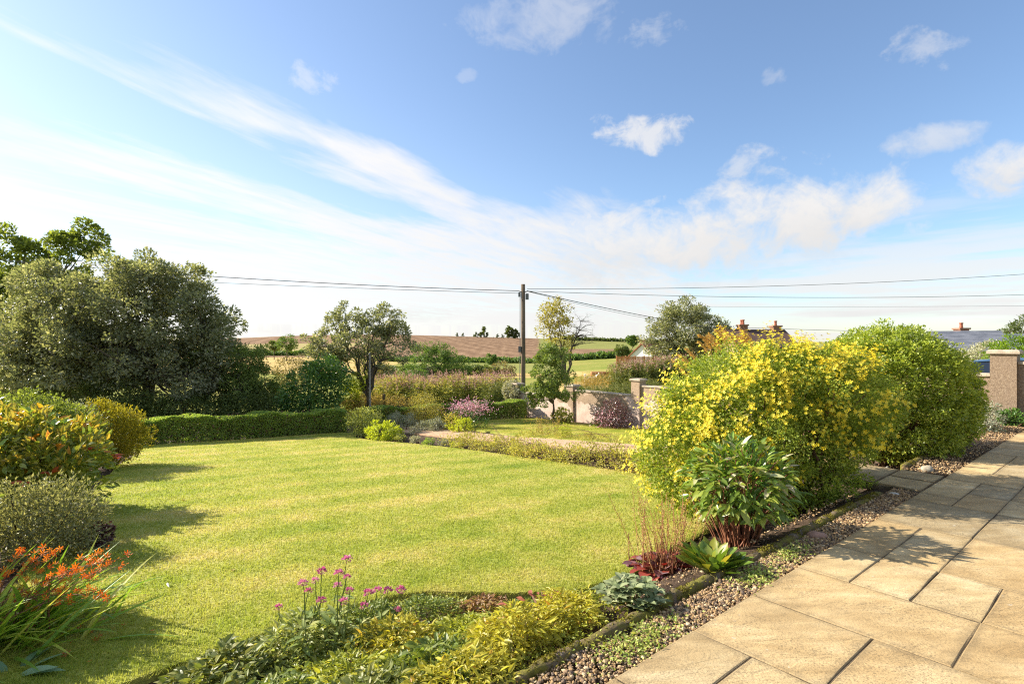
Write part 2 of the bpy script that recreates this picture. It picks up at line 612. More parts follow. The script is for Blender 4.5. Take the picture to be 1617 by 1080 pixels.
def ground_mat():
    m, t, b = new_mat('countryside')
    p = t.pos()
    x, y, z = t.sep(p)
    n1 = t.noise(p, 0.05, 5, 0.6)
    n2 = t.noise(p, 0.9, 6, 0.65)
    f = t.math('ADD', t.math('MULTIPLY', n1, 0.5), t.math('MULTIPLY', n2, 0.5))
    rough_grass = t.ramp(f, [(0.35, (0.13, 0.19, 0.03)), (0.5, (0.24, 0.25, 0.055)), (0.65, (0.40, 0.31, 0.11))])
    green = t.ramp(f, [(0.35, (0.17, 0.20, 0.05)), (0.65, (0.30, 0.28, 0.09))])
    bright = t.ramp(f, [(0.35, (0.09, 0.22, 0.015)), (0.65, (0.17, 0.30, 0.025))])
    straw = t.ramp(f, [(0.35, (0.42, 0.29, 0.10)), (0.65, (0.58, 0.43, 0.18))])
    dull = t.ramp(f, [(0.35, (0.30, 0.26, 0.10)), (0.65, (0.42, 0.34, 0.15))])
    # ploughed earth with furrow lines
    fw = t.math('SINE', t.math('MULTIPLY', t.math('ADD', t.math('MULTIPLY', x, 0.95), t.math('MULTIPLY', y, 0.30)), 0.42))
    fn = t.noise(t.vscale(p, 0.25, 0.02, 1.0), 1.0, 5, 0.6)
    pf = t.math('ADD', t.math('MULTIPLY', fw, 0.07), fn)
    plough = t.ramp(pf, [(0.30, (0.165, 0.10, 0.058)), (0.5, (0.225, 0.14, 0.082)), (0.7, (0.31, 0.20, 0.12))])
    plots = [  # (colour, polygon given as photograph pixels on the terrain, counter-clockwise seen from above)
        (plough, [(-2500, 236), (2500, 236), (3500, 2500), (-3500, 2500)]),
        (green, [(20, 385), (400, 395), (900, 1200), (58, 1200)]),
        (dull, [(-520, 285), (-95, 290), (-125, 440), (-520, 430)]),
        (straw, [(-300, 125), (-34, 118), (-52, 262), (-300, 268)]),
        (green, [(-28, 120), (12, 110), (20, 212), (-42, 226)]),
        (straw, [(-34, 105), (14, 84), (12, 120), (-34, 125)]),
        (bright, [(-9, 24), (0.5, 24.6), (0.5, 31), (-9, 32)]),
        (bright, [(1.0, 25), (14, 22), (14, 30.5), (1.0, 31)]),
        (straw, [(3.5, 44), (12.5, 44), (12.5, 66), (3.5, 66)]),
    ]
    c = rough_grass
    wob = t.math('MULTIPLY', t.math('SUBTRACT', t.noise(p, 0.035, 3, 0.5), 0.5), 14.0)
    for col, poly in plots:
        big = max(abs(q[1]) for q in poly) > 70
        xx = t.math('ADD', x, wob) if big else x
        mk = None
        for i in range(4):
            h = half(t, xx, y, poly[i], poly[(i + 1) % 4], 1.5 if big else 0.3)
            mk = h if mk is None else t.math('MULTIPLY', mk, h)
        c = t.mix(mk, c, col)
    t.l.new(c, b.inputs['Base Color'])
    b.inputs['Roughness'].default_value = 0.95
    b.inputs['Specular IOR Level'].default_value = 0.05
    bn = t.n.new('ShaderNodeBump')
    bn.inputs['Distance'].default_value = 0.12
    bn.inputs['Strength'].default_value = 0.6
    t.l.new(t.noise(p, 2.5, 6, 0.7), bn.inputs['Height'])
    t.l.new(bn.outputs[0], b.inputs['Normal'])
    return m


def grow(start, step, end, k=1.05):
    out = [start]
    while out[-1] < end:
        out.append(out[-1] + step)
        step *= k
    return out


def build_ground():
    xs = grow(18, 0.6, 5000)
    xs = np.array([-q for q in xs[::-1]] + list(np.arange(-17.4, 17.9, 0.5)) + xs)
    ys = np.array([-q for q in grow(6, 0.8, 3000, 1.3)[::-1]] + list(np.arange(-5.5, 40, 0.5)) + grow(40, 0.55, 5000, 1.045))
    X, Y = np.meshgrid(xs, ys)
    a, b = to_ab(X, Y)
    inside = (a > -9) & (a < 16.5) & (b > -9) & (b < 19.5)
    Z = T(X, Y) - np.where(inside, 0.14, 0.0)
    V = np.stack([X, Y, Z], -1).reshape(-1, 3)
    nx, ny = len(xs), len(ys)
    i = np.arange(ny - 1)[:, None] * nx
    j = np.arange(nx - 1)[None, :]
    F = np.stack([i + j, i + j + 1, i + nx + j + 1, i + nx + j], -1).reshape(-1, 4)
    o = MB().add(V, F).build('ground', ground_mat(), smooth=True)
    tag(o, 'countryside of ploughed and grassy fields rolling up to the low skyline', 'ground', kind='structure')


def smooth_poly(poly, step):
    """closed Catmull-Rom curve through the corners, sampled about every step"""
    P = np.asarray(poly, float)
    n = len(P)
    out = []
    for i in range(n):
        p0, p1, p2, p3 = P[i - 1], P[i], P[(i + 1) % n], P[(i + 2) % n]
        k = max(1, int(np.linalg.norm(p2 - p1) / step))
        for j in range(k):
            t = j / k
            out.append(0.5 * ((2 * p1) + (-p0 + p2) * t + (2 * p0 - 5 * p1 + 4 * p2 - p3) * t * t + (-p0 + 3 * p1 - 3 * p2 + p3) * t ** 3))
    return np.array(out)


def ab_sheet(poly, step, dz, thick=0.0, curve=True, ragged=0.0):
    """terrain-following sheet filling an outline given in garden axes; rim wall of the given depth"""
    rim = smooth_poly(poly, step) if curve else np.asarray(poly, float)
    if ragged:
        rim = rim + np.random.default_rng(3).normal(0, ragged, rim.shape)
    lo, hi = rim.min(0), rim.max(0)
    A, B = np.meshgrid(np.arange(lo[0] + step / 2, hi[0], step), np.arange(lo[1] + step / 2, hi[1], step))
    A, B = A.ravel(), B.ravel()
    keep = in_poly(A, B, rim)
    pts = np.concatenate([rim, np.stack([A[keep], B[keep]], -1)])
    n = len(rim)
    from mathutils.geometry import delaunay_2d_cdt
    V2, _, F2, _, _, _ = delaunay_2d_cdt([Vector(p) for p in pts], [], [list(range(n))], 1, 1e-5)
    Q = np.array([(v[0], v[1]) for v in V2])
    x, y = ab(Q[:, 0], Q[:, 1])
    V = np.stack([x, y, T(x, y) + dz], -1)
    F = np.array([tuple(f) for f in F2 if len(f) == 3])
    e1, e2 = V[F[:, 1]] - V[F[:, 0]], V[F[:, 2]] - V[F[:, 0]]
    up = e1[:, 0] * e2[:, 1] - e1[:, 1] * e2[:, 0]
    F[up < 0] = F[up < 0][:, ::-1]
    mb = MB().add(V, F)
    if thick:
        rx, ry = ab(rim[:, 0], rim[:, 1])
        rz = T(rx, ry) + dz
        RV = np.concatenate([np.stack([rx, ry, rz], -1), np.stack([rx, ry, rz - thick], -1)])
        i = np.arange(n)
        j = (i + 1) % n
        mb.add(RV, np.stack([i, i + n, j + n, j], -1))
    return mb


def in_poly(x, y, poly):
    x, y = np.asarray(x), np.asarray(y)
    ins = np.zeros(x.shape, bool)
    n = len(poly)
    for i in range(n):
        x0, y0 = poly[i]
        x1, y1 = poly[(i + 1) % n]
        c = ((y0 > y) != (y1 > y)) & (x < (x1 - x0) * (y - y0) / (y1 - y0 + 1e-12) + x0)
        ins ^= c
    return ins


LAWN = [(-0.6, 3.3), (0.5, 3.35), (1.2, 3.5), (1.9, 3.45), (2.4, 3.05), (2.75, 2.80), (3.2, 2.72), (3.8, 2.78), (4.6, 2.95),
        (5.6, 3.1), (7.2, 3.3), (7.55, 5.0), (7.5, 9.5), (7.35, 11.5), (6.9, 13.6), (6.6, 15.2), (6.7, 16.75), (1.6, 16.75), (1.25, 15.0),
        (0.70, 12.5), (0.35, 10.0), (-0.05, 8.0), (-0.2, 6.4), (-0.3, 5.2), (-0.45, 4.2)]
LAWN2 = [(10.3, 3.5), (14.5, 3.5), (14.7, 12.0), (14.6, 16.6), (11.5, 16.7), (10.2, 13.5)]


def build_setting():
    build_ground()
    soil = ab_sheet([(-8.5, 1.5), (16.2, 1.5), (16.2, 19.2), (-8.5, 19.2)], 0.16, -0.012, curve=False)
    tag(soil.build('flower_bed', M['soil'], smooth=True), 'dark bare soil of the garden beds around the lawn', 'soil', kind='structure')
    o = ab_sheet(LAWN, 0.10, 0.035, 0.07, ragged=0.008).build('lawn', M['lawn'])
    tag(o, 'wide sunlit mown lawn sloping down to the clipped hedge', 'lawn', kind='structure')
    o = ab_sheet(LAWN2, 0.2, 0.035, 0.06).build('lawn', M['lawn'])
    tag(o, 'small second lawn in front of the peeling garden wall', 'lawn', kind='structure')
    pm = noise_mat('path_grit', [(0, (0.36, 0.22, 0.13)), (0.6, (0.52, 0.35, 0.22)), (1, (0.62, 0.45, 0.29))], 5, 0.95, 0.01, 60)
    o = ab_sheet([(8.45, 4.6), (9.75, 4.6), (9.75, 12.0), (9.6, 16.6), (8.3, 16.6), (8.35, 12.0)], 0.2, 0.03, 0.05).build('garden_path', pm, smooth=True)
    tag(o, 'pale buff path crossing beyond the main lawn', 'path', kind='structure')


build_setting()


# ------------------------------------------------------------------ terrace of riven slabs
def slab_mat():
    m, t, b = new_mat('buff_sandstone')
    p = t.pos()
    r = t.n.new('ShaderNodeObjectInfo').outputs['Random']
    off = t.n.new('ShaderNodeVectorMath')
    off.operation = 'ADD'
    t.l.new(p, off.inputs[0])
    t.l.new(t.combine(t.math('MULTIPLY', r, 40.0), t.math('MULTIPLY', r, 17.0), 0.0), off.inputs[1])
    q = off.outputs[0]
    rot = t.n.new('ShaderNodeMapping')
    t.l.new(q, rot.inputs[0])
    rot.inputs['Rotation'].default_value = (0, 0, 0.9)
    rot.inputs['Scale'].default_value = (1.0, 3.2, 1.0)
    n1 = t.noise(rot.outputs[0], 2.6, 6, 0.6, 0.6)
    n2 = t.noise(q, 1.6, 4, 0.5)
    c = t.ramp(t.math('ADD', t.math('MULTIPLY', n1, 0.55), t.math('MULTIPLY', n2, 0.45)),
               [(0.36, (0.355, 0.25, 0.12)), (0.5, (0.465, 0.345, 0.178)), (0.62, (0.55, 0.435, 0.25))])
    c = t.mix(1.0, c, t.ramp(r, [(0, (0.70, 0.73, 0.80)), (0.3, (0.96, 0.94, 0.92)), (0.5, (1.06, 0.98, 0.88)), (0.8, (1.10, 1.11, 1.13)), (1, (1.28, 1.25, 1.2))]), 'MULTIPLY')
    # dark algae and lichen specks gathered in patches, pale lichen rings
    sp = t.noise(q, 85, 5, 0.75)
    patch = t.noise(p, 1.9, 4, 0.6)
    dark = t.math('MULTIPLY', t.smooth(sp, 0.51, 0.62), t.smooth(patch, 0.36, 0.62))
    c = t.mix(t.math('MULTIPLY', dark, 0.7), c, (0.12, 0.088, 0.05))
    grime = t.math('MULTIPLY', t.smooth(t.noise(p, 0.8, 5, 0.65), 0.48, 0.72), 0.38)
    c = t.mix(grime, c, (0.20, 0.15, 0.09))
    wl = t.math('MULTIPLY', t.smooth(t.noise(q, 17, 3, 0.5), 0.68, 0.74), t.smooth(t.noise(p, 1.3, 2, 0.5), 0.5, 0.62))
    c = t.mix(t.math('MULTIPLY', wl, 0.55), c, (0.55, 0.52, 0.44))
    gx, gy, gz = t.sep(t.n.new('ShaderNodeTexCoord').outputs['Generated'])
    ex = t.math('MINIMUM', t.math('MINIMUM', gx, t.math('SUBTRACT', 1.0, gx)), t.math('MINIMUM', gy, t.math('SUBTRACT', 1.0, gy)))
    edge = t.math('SUBTRACT', 1.0, t.smooth(t.math('ADD', ex, t.math('MULTIPLY', t.math('SUBTRACT', t.noise(p, 9, 5, 0.7), 0.5), 0.16)), 0.0, 0.085))
    c = t.mix(t.math('MULTIPLY', edge, 0.42), c, (0.17, 0.125, 0.07))
    stk = t.noise(rot.outputs[0], 7.0, 7, 0.7, 1.2)
    c = t.mix(t.math('MULTIPLY', t.smooth(stk, 0.55, 0.72), t.math('MULTIPLY', t.smooth(patch, 0.38, 0.58), 0.62)), c, (0.16, 0.115, 0.065))
    c = t.mix(t.math('MULTIPLY', t.smooth(t.noise(p, 23, 4, 0.6), 0.66, 0.72), 0.45), c, (0.085, 0.065, 0.042))
    t.l.new(c, b.inputs['Base Color'])
    b.inputs['Roughness'].default_value = 0.8
    b.inputs['Specular IOR Level'].default_value = 0.25
    bn = t.n.new('ShaderNodeBump')
    bn.inputs['Distance'].default_value = 0.013
    bn.inputs['Strength'].default_value = 1.0
    h = t.math('ADD', t.noise(rot.outputs[0], 5.0, 6, 0.6, 0.8), t.math('MULTIPLY', t.noise(q, 90, 3, 0.6), 0.18))
    t.l.new(h, bn.inputs['Height'])
    t.l.new(bn.outputs[0], b.inputs['Normal'])
    return m


def slab_mesh(la, lb, seed, mat):
    """riven slab: uneven arris, slightly dished top; about 44 triangles"""
    g = np.random.default_rng(seed)
    k = 3
    V, F = [], []
    rim = []
    for i in range(k):
        rim.append((-la / 2 + la * i / k, -lb / 2))
    for i in range(k):
        rim.append((la / 2, -lb / 2 + lb * i / k))
    for i in range(k):
        rim.append((la / 2 - la * i / k, lb / 2))
    for i in range(k):
        rim.append((-la / 2, lb / 2 - lb * i / k))
    n = len(rim)
    rim = np.array(rim) + g.normal(0, 0.0016, (n, 2))
    inner = rim * (1 - 0.006 / np.array([la, lb]) * 2) + g.normal(0, 0.001, (n, 2))
    for p in rim:
        V.append((p[0], p[1], -0.04))
    for p in rim:
        V.append((p[0], p[1], -0.003))
    for p in inner:
        V.append((p[0], p[1], g.normal(0, 0.0012)))
    for o in (0, n):
        for i in range(n):
            j = (i + 1) % n
            F.append((o + i, o + j, o + n + j, o + n + i))
    V.append((g.normal(0, .03), g.normal(0, .03), g.normal(0, 0.0015)))
    for i in range(n):
        F.append((2 * n + i, 2 * n + (i + 1) % n, 3 * n))
    mb = MB().add(np.array(V), F)
    me = mesh_data('slab', np.array(V), mb.F)
    me.materials.append(mat)
    return me


def build_terrace():
    U = 0.3065
    A0, B0 = 2.455, 1.53
    sm = slab_mat()
    jm = noise_mat('joint_grit', [(0, (0.05, 0.037, 0.023)), (0.5, (0.11, 0.08, 0.048)), (1, (0.26, 0.20, 0.125))], 4, 0.95, 0.01, 70)
    base = MB()
    pts = [ab(-7, 1.515), ab(13.3, 1.515), ab(13.3, -5.5), ab(-7, -5.5)]
    base.add([(p[0], p[1], -0.0045) for p in pts] + [(p[0], p[1], -0.12) for p in pts],
             [(3, 2, 1, 0), (0, 1, 5, 4), (1, 2, 6, 5), (2, 3, 7, 6), (3, 0, 4, 7)])
    patio = base.build('patio', jm)
    tag(patio, 'sunlit terrace of large buff stone slabs with dark joints', 'patio', kind='structure')
    occ = set()
    slabs = []

    def put(i0, i1, j0, j1):
        cells = [(i, j) for i in range(i0, i1) for j in range(j0, j1)]
        if any(c in occ for c in cells):
            return False
        occ.update(cells)
        slabs.append((i0, i1, j0, j1))
        return True
    for s in [(0, 2, 0, 2), (-2, 0, 0, 1), (-2, 0, 1, 2), (2, 4, 0, 3), (-1, 2, 2, 4), (4, 6, 0, 1), (4, 6, 1, 2), (6, 9, 0, 1), (6, 7, 1, 2), (7, 9, 1, 2),
              (9, 12, 0, 2), (4, 6, 2, 3), (6, 9, 2, 4), (4, 6, 3, 5), (2, 4, 3, 5), (12, 13, 0, 1), (12, 14, 1, 2), (13, 16, 0, 1), (14, 16, 1, 2),
              (9, 12, 2, 3), (12, 14, 2, 4), (16, 18, 0, 2), (18, 20, 0, 1), (18, 21, 1, 3), (20, 23, 0, 1)]:
        put(*s)
    g = np.random.default_rng(5)
    sizes = [(2, 2), (3, 2), (2, 3), (2, 1), (1, 2), (2, 2), (3, 2)]
    for j in range(0, 22):
        for i in range(-13, 35):
            if (i, j) in occ:
                continue
            ca, cb = A0 + i * U, B0 - j * U
            x, y = ab(ca, cb)
            if y < -1.0 or (y < 0.6 and x < 0):
                continue
            for k in list(g.permutation(len(sizes))) + [-1]:
                w, h = sizes[k] if k >= 0 else (1, 1)
                if all((i + di, j + dj) not in occ for di in range(w) for dj in range(h)):
                    put(i, i + w, j, j + h)
                    break
    cache = {}
    gap = 0.0075
    for n, (i0, i1, j0, j1) in enumerate(slabs):
        key = (i1 - i0, j1 - j0, n % 3)
        if key not in cache:
            cache[key] = slab_mesh(key[0] * U - gap, key[1] * U - gap, n, sm)
        a, b = A0 + (i0 + i1) / 2 * U, B0 - (j0 + j1) / 2 * U
        x, y = ab(a, b)
        tl = Matrix.Rotation(g.normal(0, 0.0018), 3, 'X') @ Matrix.Rotation(g.normal(0, 0.0018), 3, 'Y') @ Matrix.Rotation(math.pi * int(g.integers(0, 2)) + g.normal(0, 0.002), 3, 'Z')
        inst('slab', cache[key], patio, (x, y, g.uniform(-0.001, 0.002)), RG @ np.array(tl))
    # short branch path of the same slabs, square to the terrace
    bx, by = ab(7.05, 2.5)
    mb = MB().box((bx, by, -0.06), (0.92, 1.93, 0.07), RG)
    path = mb.build('side_path', jm)
    tag(path, 'short slab path leading off the terrace between the two big bushes', 'path', kind='structure')
    for (a0, a1, b0, b1) in [(6.6, 7.06, 1.56, 1.96), (7.08, 7.5, 1.56, 1.96), (6.6, 7.5, 1.98, 2.58), (6.6, 7.06, 2.6, 3.4), (7.08, 7.5, 2.6, 3.4)]:
        me = slab_mesh(a1 - a0 - 0.008, b1 - b0 - 0.008, int(a0 * 100 + b0 * 10), sm)
        x, y = ab((a0 + a1) / 2, (b0 + b1) / 2)
        inst('slab', me, path, (x, y, -0.008 + g.normal(0, 0.002)), RG)


build_terrace()


# ------------------------------------------------------------------ foliage tools
LEAF2 = (np.array([(0, 0, 0), (.45, .5, .10), (.45, -.5, .10), (1, 0, -.08)]), np.array([(0, 2, 3), (0, 3, 1)]))
LEAF6 = (np.array([(0, 0, 0), (.28, .42, .07), (.28, -.42, .07), (.65, .38, .03), (.65, -.38, .03), (1, 0, -.16), (.3, 0, -.01), (.66, 0, -.05)]),
         np.array([(0, 6, 1), (0, 2, 6), (6, 7, 3), (6, 3, 1), (6, 2, 4), (6, 4, 7), (7, 5, 3), (7, 4, 5)]))


def unit(v):
    return v / (np.linalg.norm(v, axis=-1, keepdims=True) + 1e-9)


def rdirs(n, g):
    return unit(g.normal(size=(n, 3)))


def leaf_arrays(P, D, N, L, W, tmpl):
    tv, tf = tmpl
    X = unit(D)
    Y = unit(np.cross(N, X))
    Z = np.cross(X, Y)
    n = len(P)
    L = np.broadcast_to(L, (n,))[:, None, None]
    W = np.broadcast_to(W, (n,))[:, None, None]
    V = P[:, None, :] + L * tv[None, :, 0:1] * X[:, None, :] + W * tv[None, :, 1:2] * Y[:, None, :] + L * tv[None, :, 2:3] * Z[:, None, :]
    F = (tf[None] + (np.arange(n) * len(tv))[:, None, None]).reshape(-1, 3)
    return V.reshape(-1, 3), F


def clump_points(g, blobs, nclump, fill=(0.72, 1.0), lump=0.12):
    """centres of leaf clumps in the outer part of a set of ellipsoids, with outward directions"""
    B = np.asarray(blobs, float)
    wt = (B[:, 3] * B[:, 4] + B[:, 3] * B[:, 5] + B[:, 4] * B[:, 5])
    C, O = [], []
    tries = 0
    ph = g.uniform(0, 6, (len(B), 4))
    while len(C) < nclump and tries < nclump * 30:
        tries += 1
        k = g.choice(len(B), p=wt / wt.sum())
        d = unit(g.normal(size=3))
        r = g.uniform(fill[0] ** 2, fill[1] ** 2) ** 0.5
        r *= 1 + lump * (math.sin(3.1 * d[0] + ph[k, 0]) * math.sin(3.7 * d[1] + ph[k, 1]) + 0.6 * math.sin(6.3 * d[2] + 4 * d[0] + ph[k, 2]))
        p = B[k, :3] + d * B[k, 3:] * r
        q = ((p[None, :] - B[:, :3]) / B[:, 3:])
        rr = (q ** 2).sum(1)
        rr[k] = 9
        if (rr < fill[0] ** 2 * 0.8).any():
            continue
        C.append(p)
        O.append(unit(d / B[k, 3:]))
    return np.array(C), np.array(O)


def leaves_on(mb, g, C, O, n, cr, L, W, tmpl=LEAF2, up=0.3, out=0.6, rand=0.8, flat=0.75, zmin=None, top=None, rr=(0.0, 1.0)):
    """spread n leaves over clumps C (radius cr); each leaf lies roughly facing out and up"""
    k = g.integers(0, len(C), n)
    d = rdirs(n, g)
    crs = cr * g.uniform(0.6, 1.25, len(C))
    r = g.uniform(0.25, 1.0, n) ** 0.6
    P = C[k] + d * (crs[k] * r)[:, None] * np.array([1, 1, flat])
    D = d * 0.6 + O[k] * out + g.normal(0, rand, (n, 3)) * 0.6
    D[:, 2] += up - 0.25
    N = O[k] * 0.7 + np.array([0, 0, 0.7]) + g.normal(0, 0.55, (n, 3))
    if zmin is not None:
        gz = T(P[:, 0], P[:, 1]) + zmin
        keep = P[:, 2] > gz
        P, D, N = P[keep], D[keep], N[keep]
    m = len(P)
    s = g.uniform(0.7, 1.25, m)
    V, F = leaf_arrays(P, D, N, L * s, W * s, tmpl)
    tone = g.normal(0.5, 0.2, m).clip(rr[0], rr[1])
    mb.add(V, F, np.repeat(tone, len(tmpl[0])))
    return P


def curve_pts(p0, p1, g, n=6, sag=0.0, wob=0.08):
    p0, p1 = np.asarray(p0, float), np.asarray(p1, float)
    t = np.linspace(0, 1, n)[:, None]
    L = np.linalg.norm(p1 - p0)
    w = g.normal(0, wob * L, (n, 3)) * (t * (1 - t) * 2.5)
    q = p0 + (p1 - p0) * t + w
    q[:, 2] += sag * L * (4 * t * (1 - t))[:, 0]
    return q


def make_tree(name, label, base, blobs, n_leaf, L, W, lmat, bmat, trunk_r, fork_h, nclump, cr, limbs=5, seed=1, group=None, cat='tree',
              stems=1, fill=(0.55, 1.0), lean=(0, 0), tmpl=LEAF2, bare=None, twig=True, spread=0.1, flat=0.75, lump=0.14):
    g = np.random.default_rng(seed)
    base = np.array(base, float)
    t = thing(name, label, cat, base, group)
    C, O = clump_points(g, blobs, nclump, fill, lump)
    wood = MB()
    paths = []
    B = np.asarray(blobs, float)
    cen = (B[:, :3] * (B[:, 3:4] ** 2)).sum(0) / (B[:, 3] ** 2).sum()
    for s in range(stems):
        off = np.array([g.normal(0, trunk_r * (1.6 if stems > 1 else 0)), g.normal(0, trunk_r * (1.6 if stems > 1 else 0)), -0.15])
        top = base + np.array([lean[0], lean[1], fork_h]) + (g.normal(0, spread, 3) * np.array([1, 1, .3]) * fork_h if stems > 1 else 0)
        p = curve_pts(base + off, top, g, 6, 0, 0.04)
        rr = np.linspace(trunk_r * 1.25, trunk_r * 0.8, 6)
        rr[0] *= 1.25
        wood.tube(p, rr, 8)
        idx = g.choice(len(C), min(limbs, len(C)), replace=False)
        for i in idx:
            tip = cen + (C[i] - cen) * 0.85
            q = curve_pts(top, tip, g, 8, 0.06, 0.05)
            wood.tube(q, np.linspace(trunk_r * 0.62, trunk_r * 0.12, 8), 6)
            paths.append((q, np.linspace(trunk_r * 0.62, trunk_r * 0.12, 8)))
    allp = np.concatenate([q[2:] for q, _ in paths])
    allr = np.concatenate([r[2:] for _, r in paths])
    if twig:
        for c in C:
            dd = np.linalg.norm(allp - c, axis=1) + np.maximum(0, allp[:, 2] - c[2]) * 1.0
            k = int(dd.argmin())
            if dd[k] < 0.05:
                continue
            q = curve_pts(allp[k], c, g, 5, 0.05, 0.08)
            r0 = min(allr[k] * 0.7, trunk_r * 0.3)
            wood.tube(q, np.linspace(r0, r0 * 0.25, 5), 4)
            for _ in range(3):
                e = c + unit(g.normal(size=3)) * cr * 0.9
                wood.tube(curve_pts(c, e, g, 3, 0, 0.1), np.linspace(r0 * 0.35, r0 * 0.12, 3), 3, cap=False)
    wood.build('trunk', bmat, t, smooth=True)
    if n_leaf:
        CL, OL = C, O
        if bare is not None:
            keep = np.array([not bare(c) for c in C])
            CL, OL = C[keep], O[keep]
        lv = MB()
        leaves_on(lv, g, CL, OL, n_leaf, cr, L, W, tmpl, flat=flat)
        lv.build('crown', lmat, t)
    return t


def make_shrub(name, label, base, blobs, n_leaf, L, W, lmat, nclump, cr, seed=1, group=None, cat='shrub', stems=7, smat=None, tmpl=LEAF2,
               fill=(0.7, 1.0), up=0.3, out=0.6, rand=0.8, zmin=0.03, lump=0.1, flat=0.8, inner=0.25, stem_r=0.012):
    g = np.random.default_rng(seed)
    base = np.array(base, float)
    t = thing(name, label, cat, base, group)
    C, O = clump_points(g, blobs, nclump, fill, lump)
    st = MB()
    for i in g.choice(len(C), min(stems, len(C)), replace=False):
        p0 = base + np.array([g.normal(0, 0.08), g.normal(0, 0.08), -0.05])
        st.tube(curve_pts(p0, C[i], g, 6, 0.05, 0.07), np.linspace(stem_r * 1.4, stem_r * 0.4, 6), 5)
    st.build('stems', smat or M['stem_brown'], t)
    lv = MB()
    leaves_on(lv, g, C, O, int(n_leaf * (1 - inner)), cr, L, W, tmpl, up, out, rand, flat, zmin)
    if inner:
        C2, O2 = clump_points(g, blobs, nclump // 2, (0.3, fill[0]), 0.05)
        if len(C2):
            leaves_on(lv, g, C2, O2, int(n_leaf * inner), cr * 1.4, L * 1.15, W * 1.15, tmpl, up, out, rand, flat, zmin)
    lv.build('foliage', lmat, t)
    return t, C, O, g


# ------------------------------------------------------------------ gravel, edging, stones
def ico():
    p = (1 + 5 ** 0.5) / 2
    V = np.array([(-1, p, 0), (1, p, 0), (-1, -p, 0), (1, -p, 0), (0, -1, p), (0, 1, p), (0, -1, -p), (0, 1, -p), (p, 0, -1), (p, 0, 1), (-p, 0, -1), (-p, 0, 1)], float)
    V /= np.linalg.norm(V[0])
    F = np.array([(0, 11, 5), (0, 5, 1), (0, 1, 7), (0, 7, 10), (0, 10, 11), (1, 5, 9), (5, 11, 4), (11, 10, 2), (10, 7, 6), (7, 1, 8),
                  (3, 9, 4), (3, 4, 2), (3, 2, 6), (3, 6, 8), (3, 8, 9), (4, 9, 5), (2, 4, 11), (6, 2, 10), (8, 6, 7), (9, 8, 1)])
    return V, F


def subdiv(V, F):
    V = list(map(tuple, V))
    mid = {}
    out = []

    def m(i, j):
        k = (min(i, j), max(i, j))
        if k not in mid:
            q = (np.array(V[i]) + np.array(V[j])) / 2
            V.append(tuple(q / np.linalg.norm(q)))
            mid[k] = len(V) - 1
        return mid[k]
    for a, b, c in F:
        x, y, z = m(a, b), m(b, c), m(c, a)
        out += [(a, x, z), (x, b, y), (z, y, c), (x, y, z)]
    return np.array(V), np.array(out)


def rand_rot(n, g):
    q = g.normal(size=(n, 4))
    q /= np.linalg.norm(q, axis=1)[:, None]
    w, x, y, z = q.T
    return np.stack([np.stack([1 - 2 * (y * y + z * z), 2 * (x * y - z * w), 2 * (x * z + y * w)], -1),
                     np.stack([2 * (x * y + z * w), 1 - 2 * (x * x + z * z), 2 * (y * z - x * w)], -1),
                     np.stack([2 * (x * z - y * w), 2 * (y * z + x * w), 1 - 2 * (x * x + y * y)], -1)], 1)


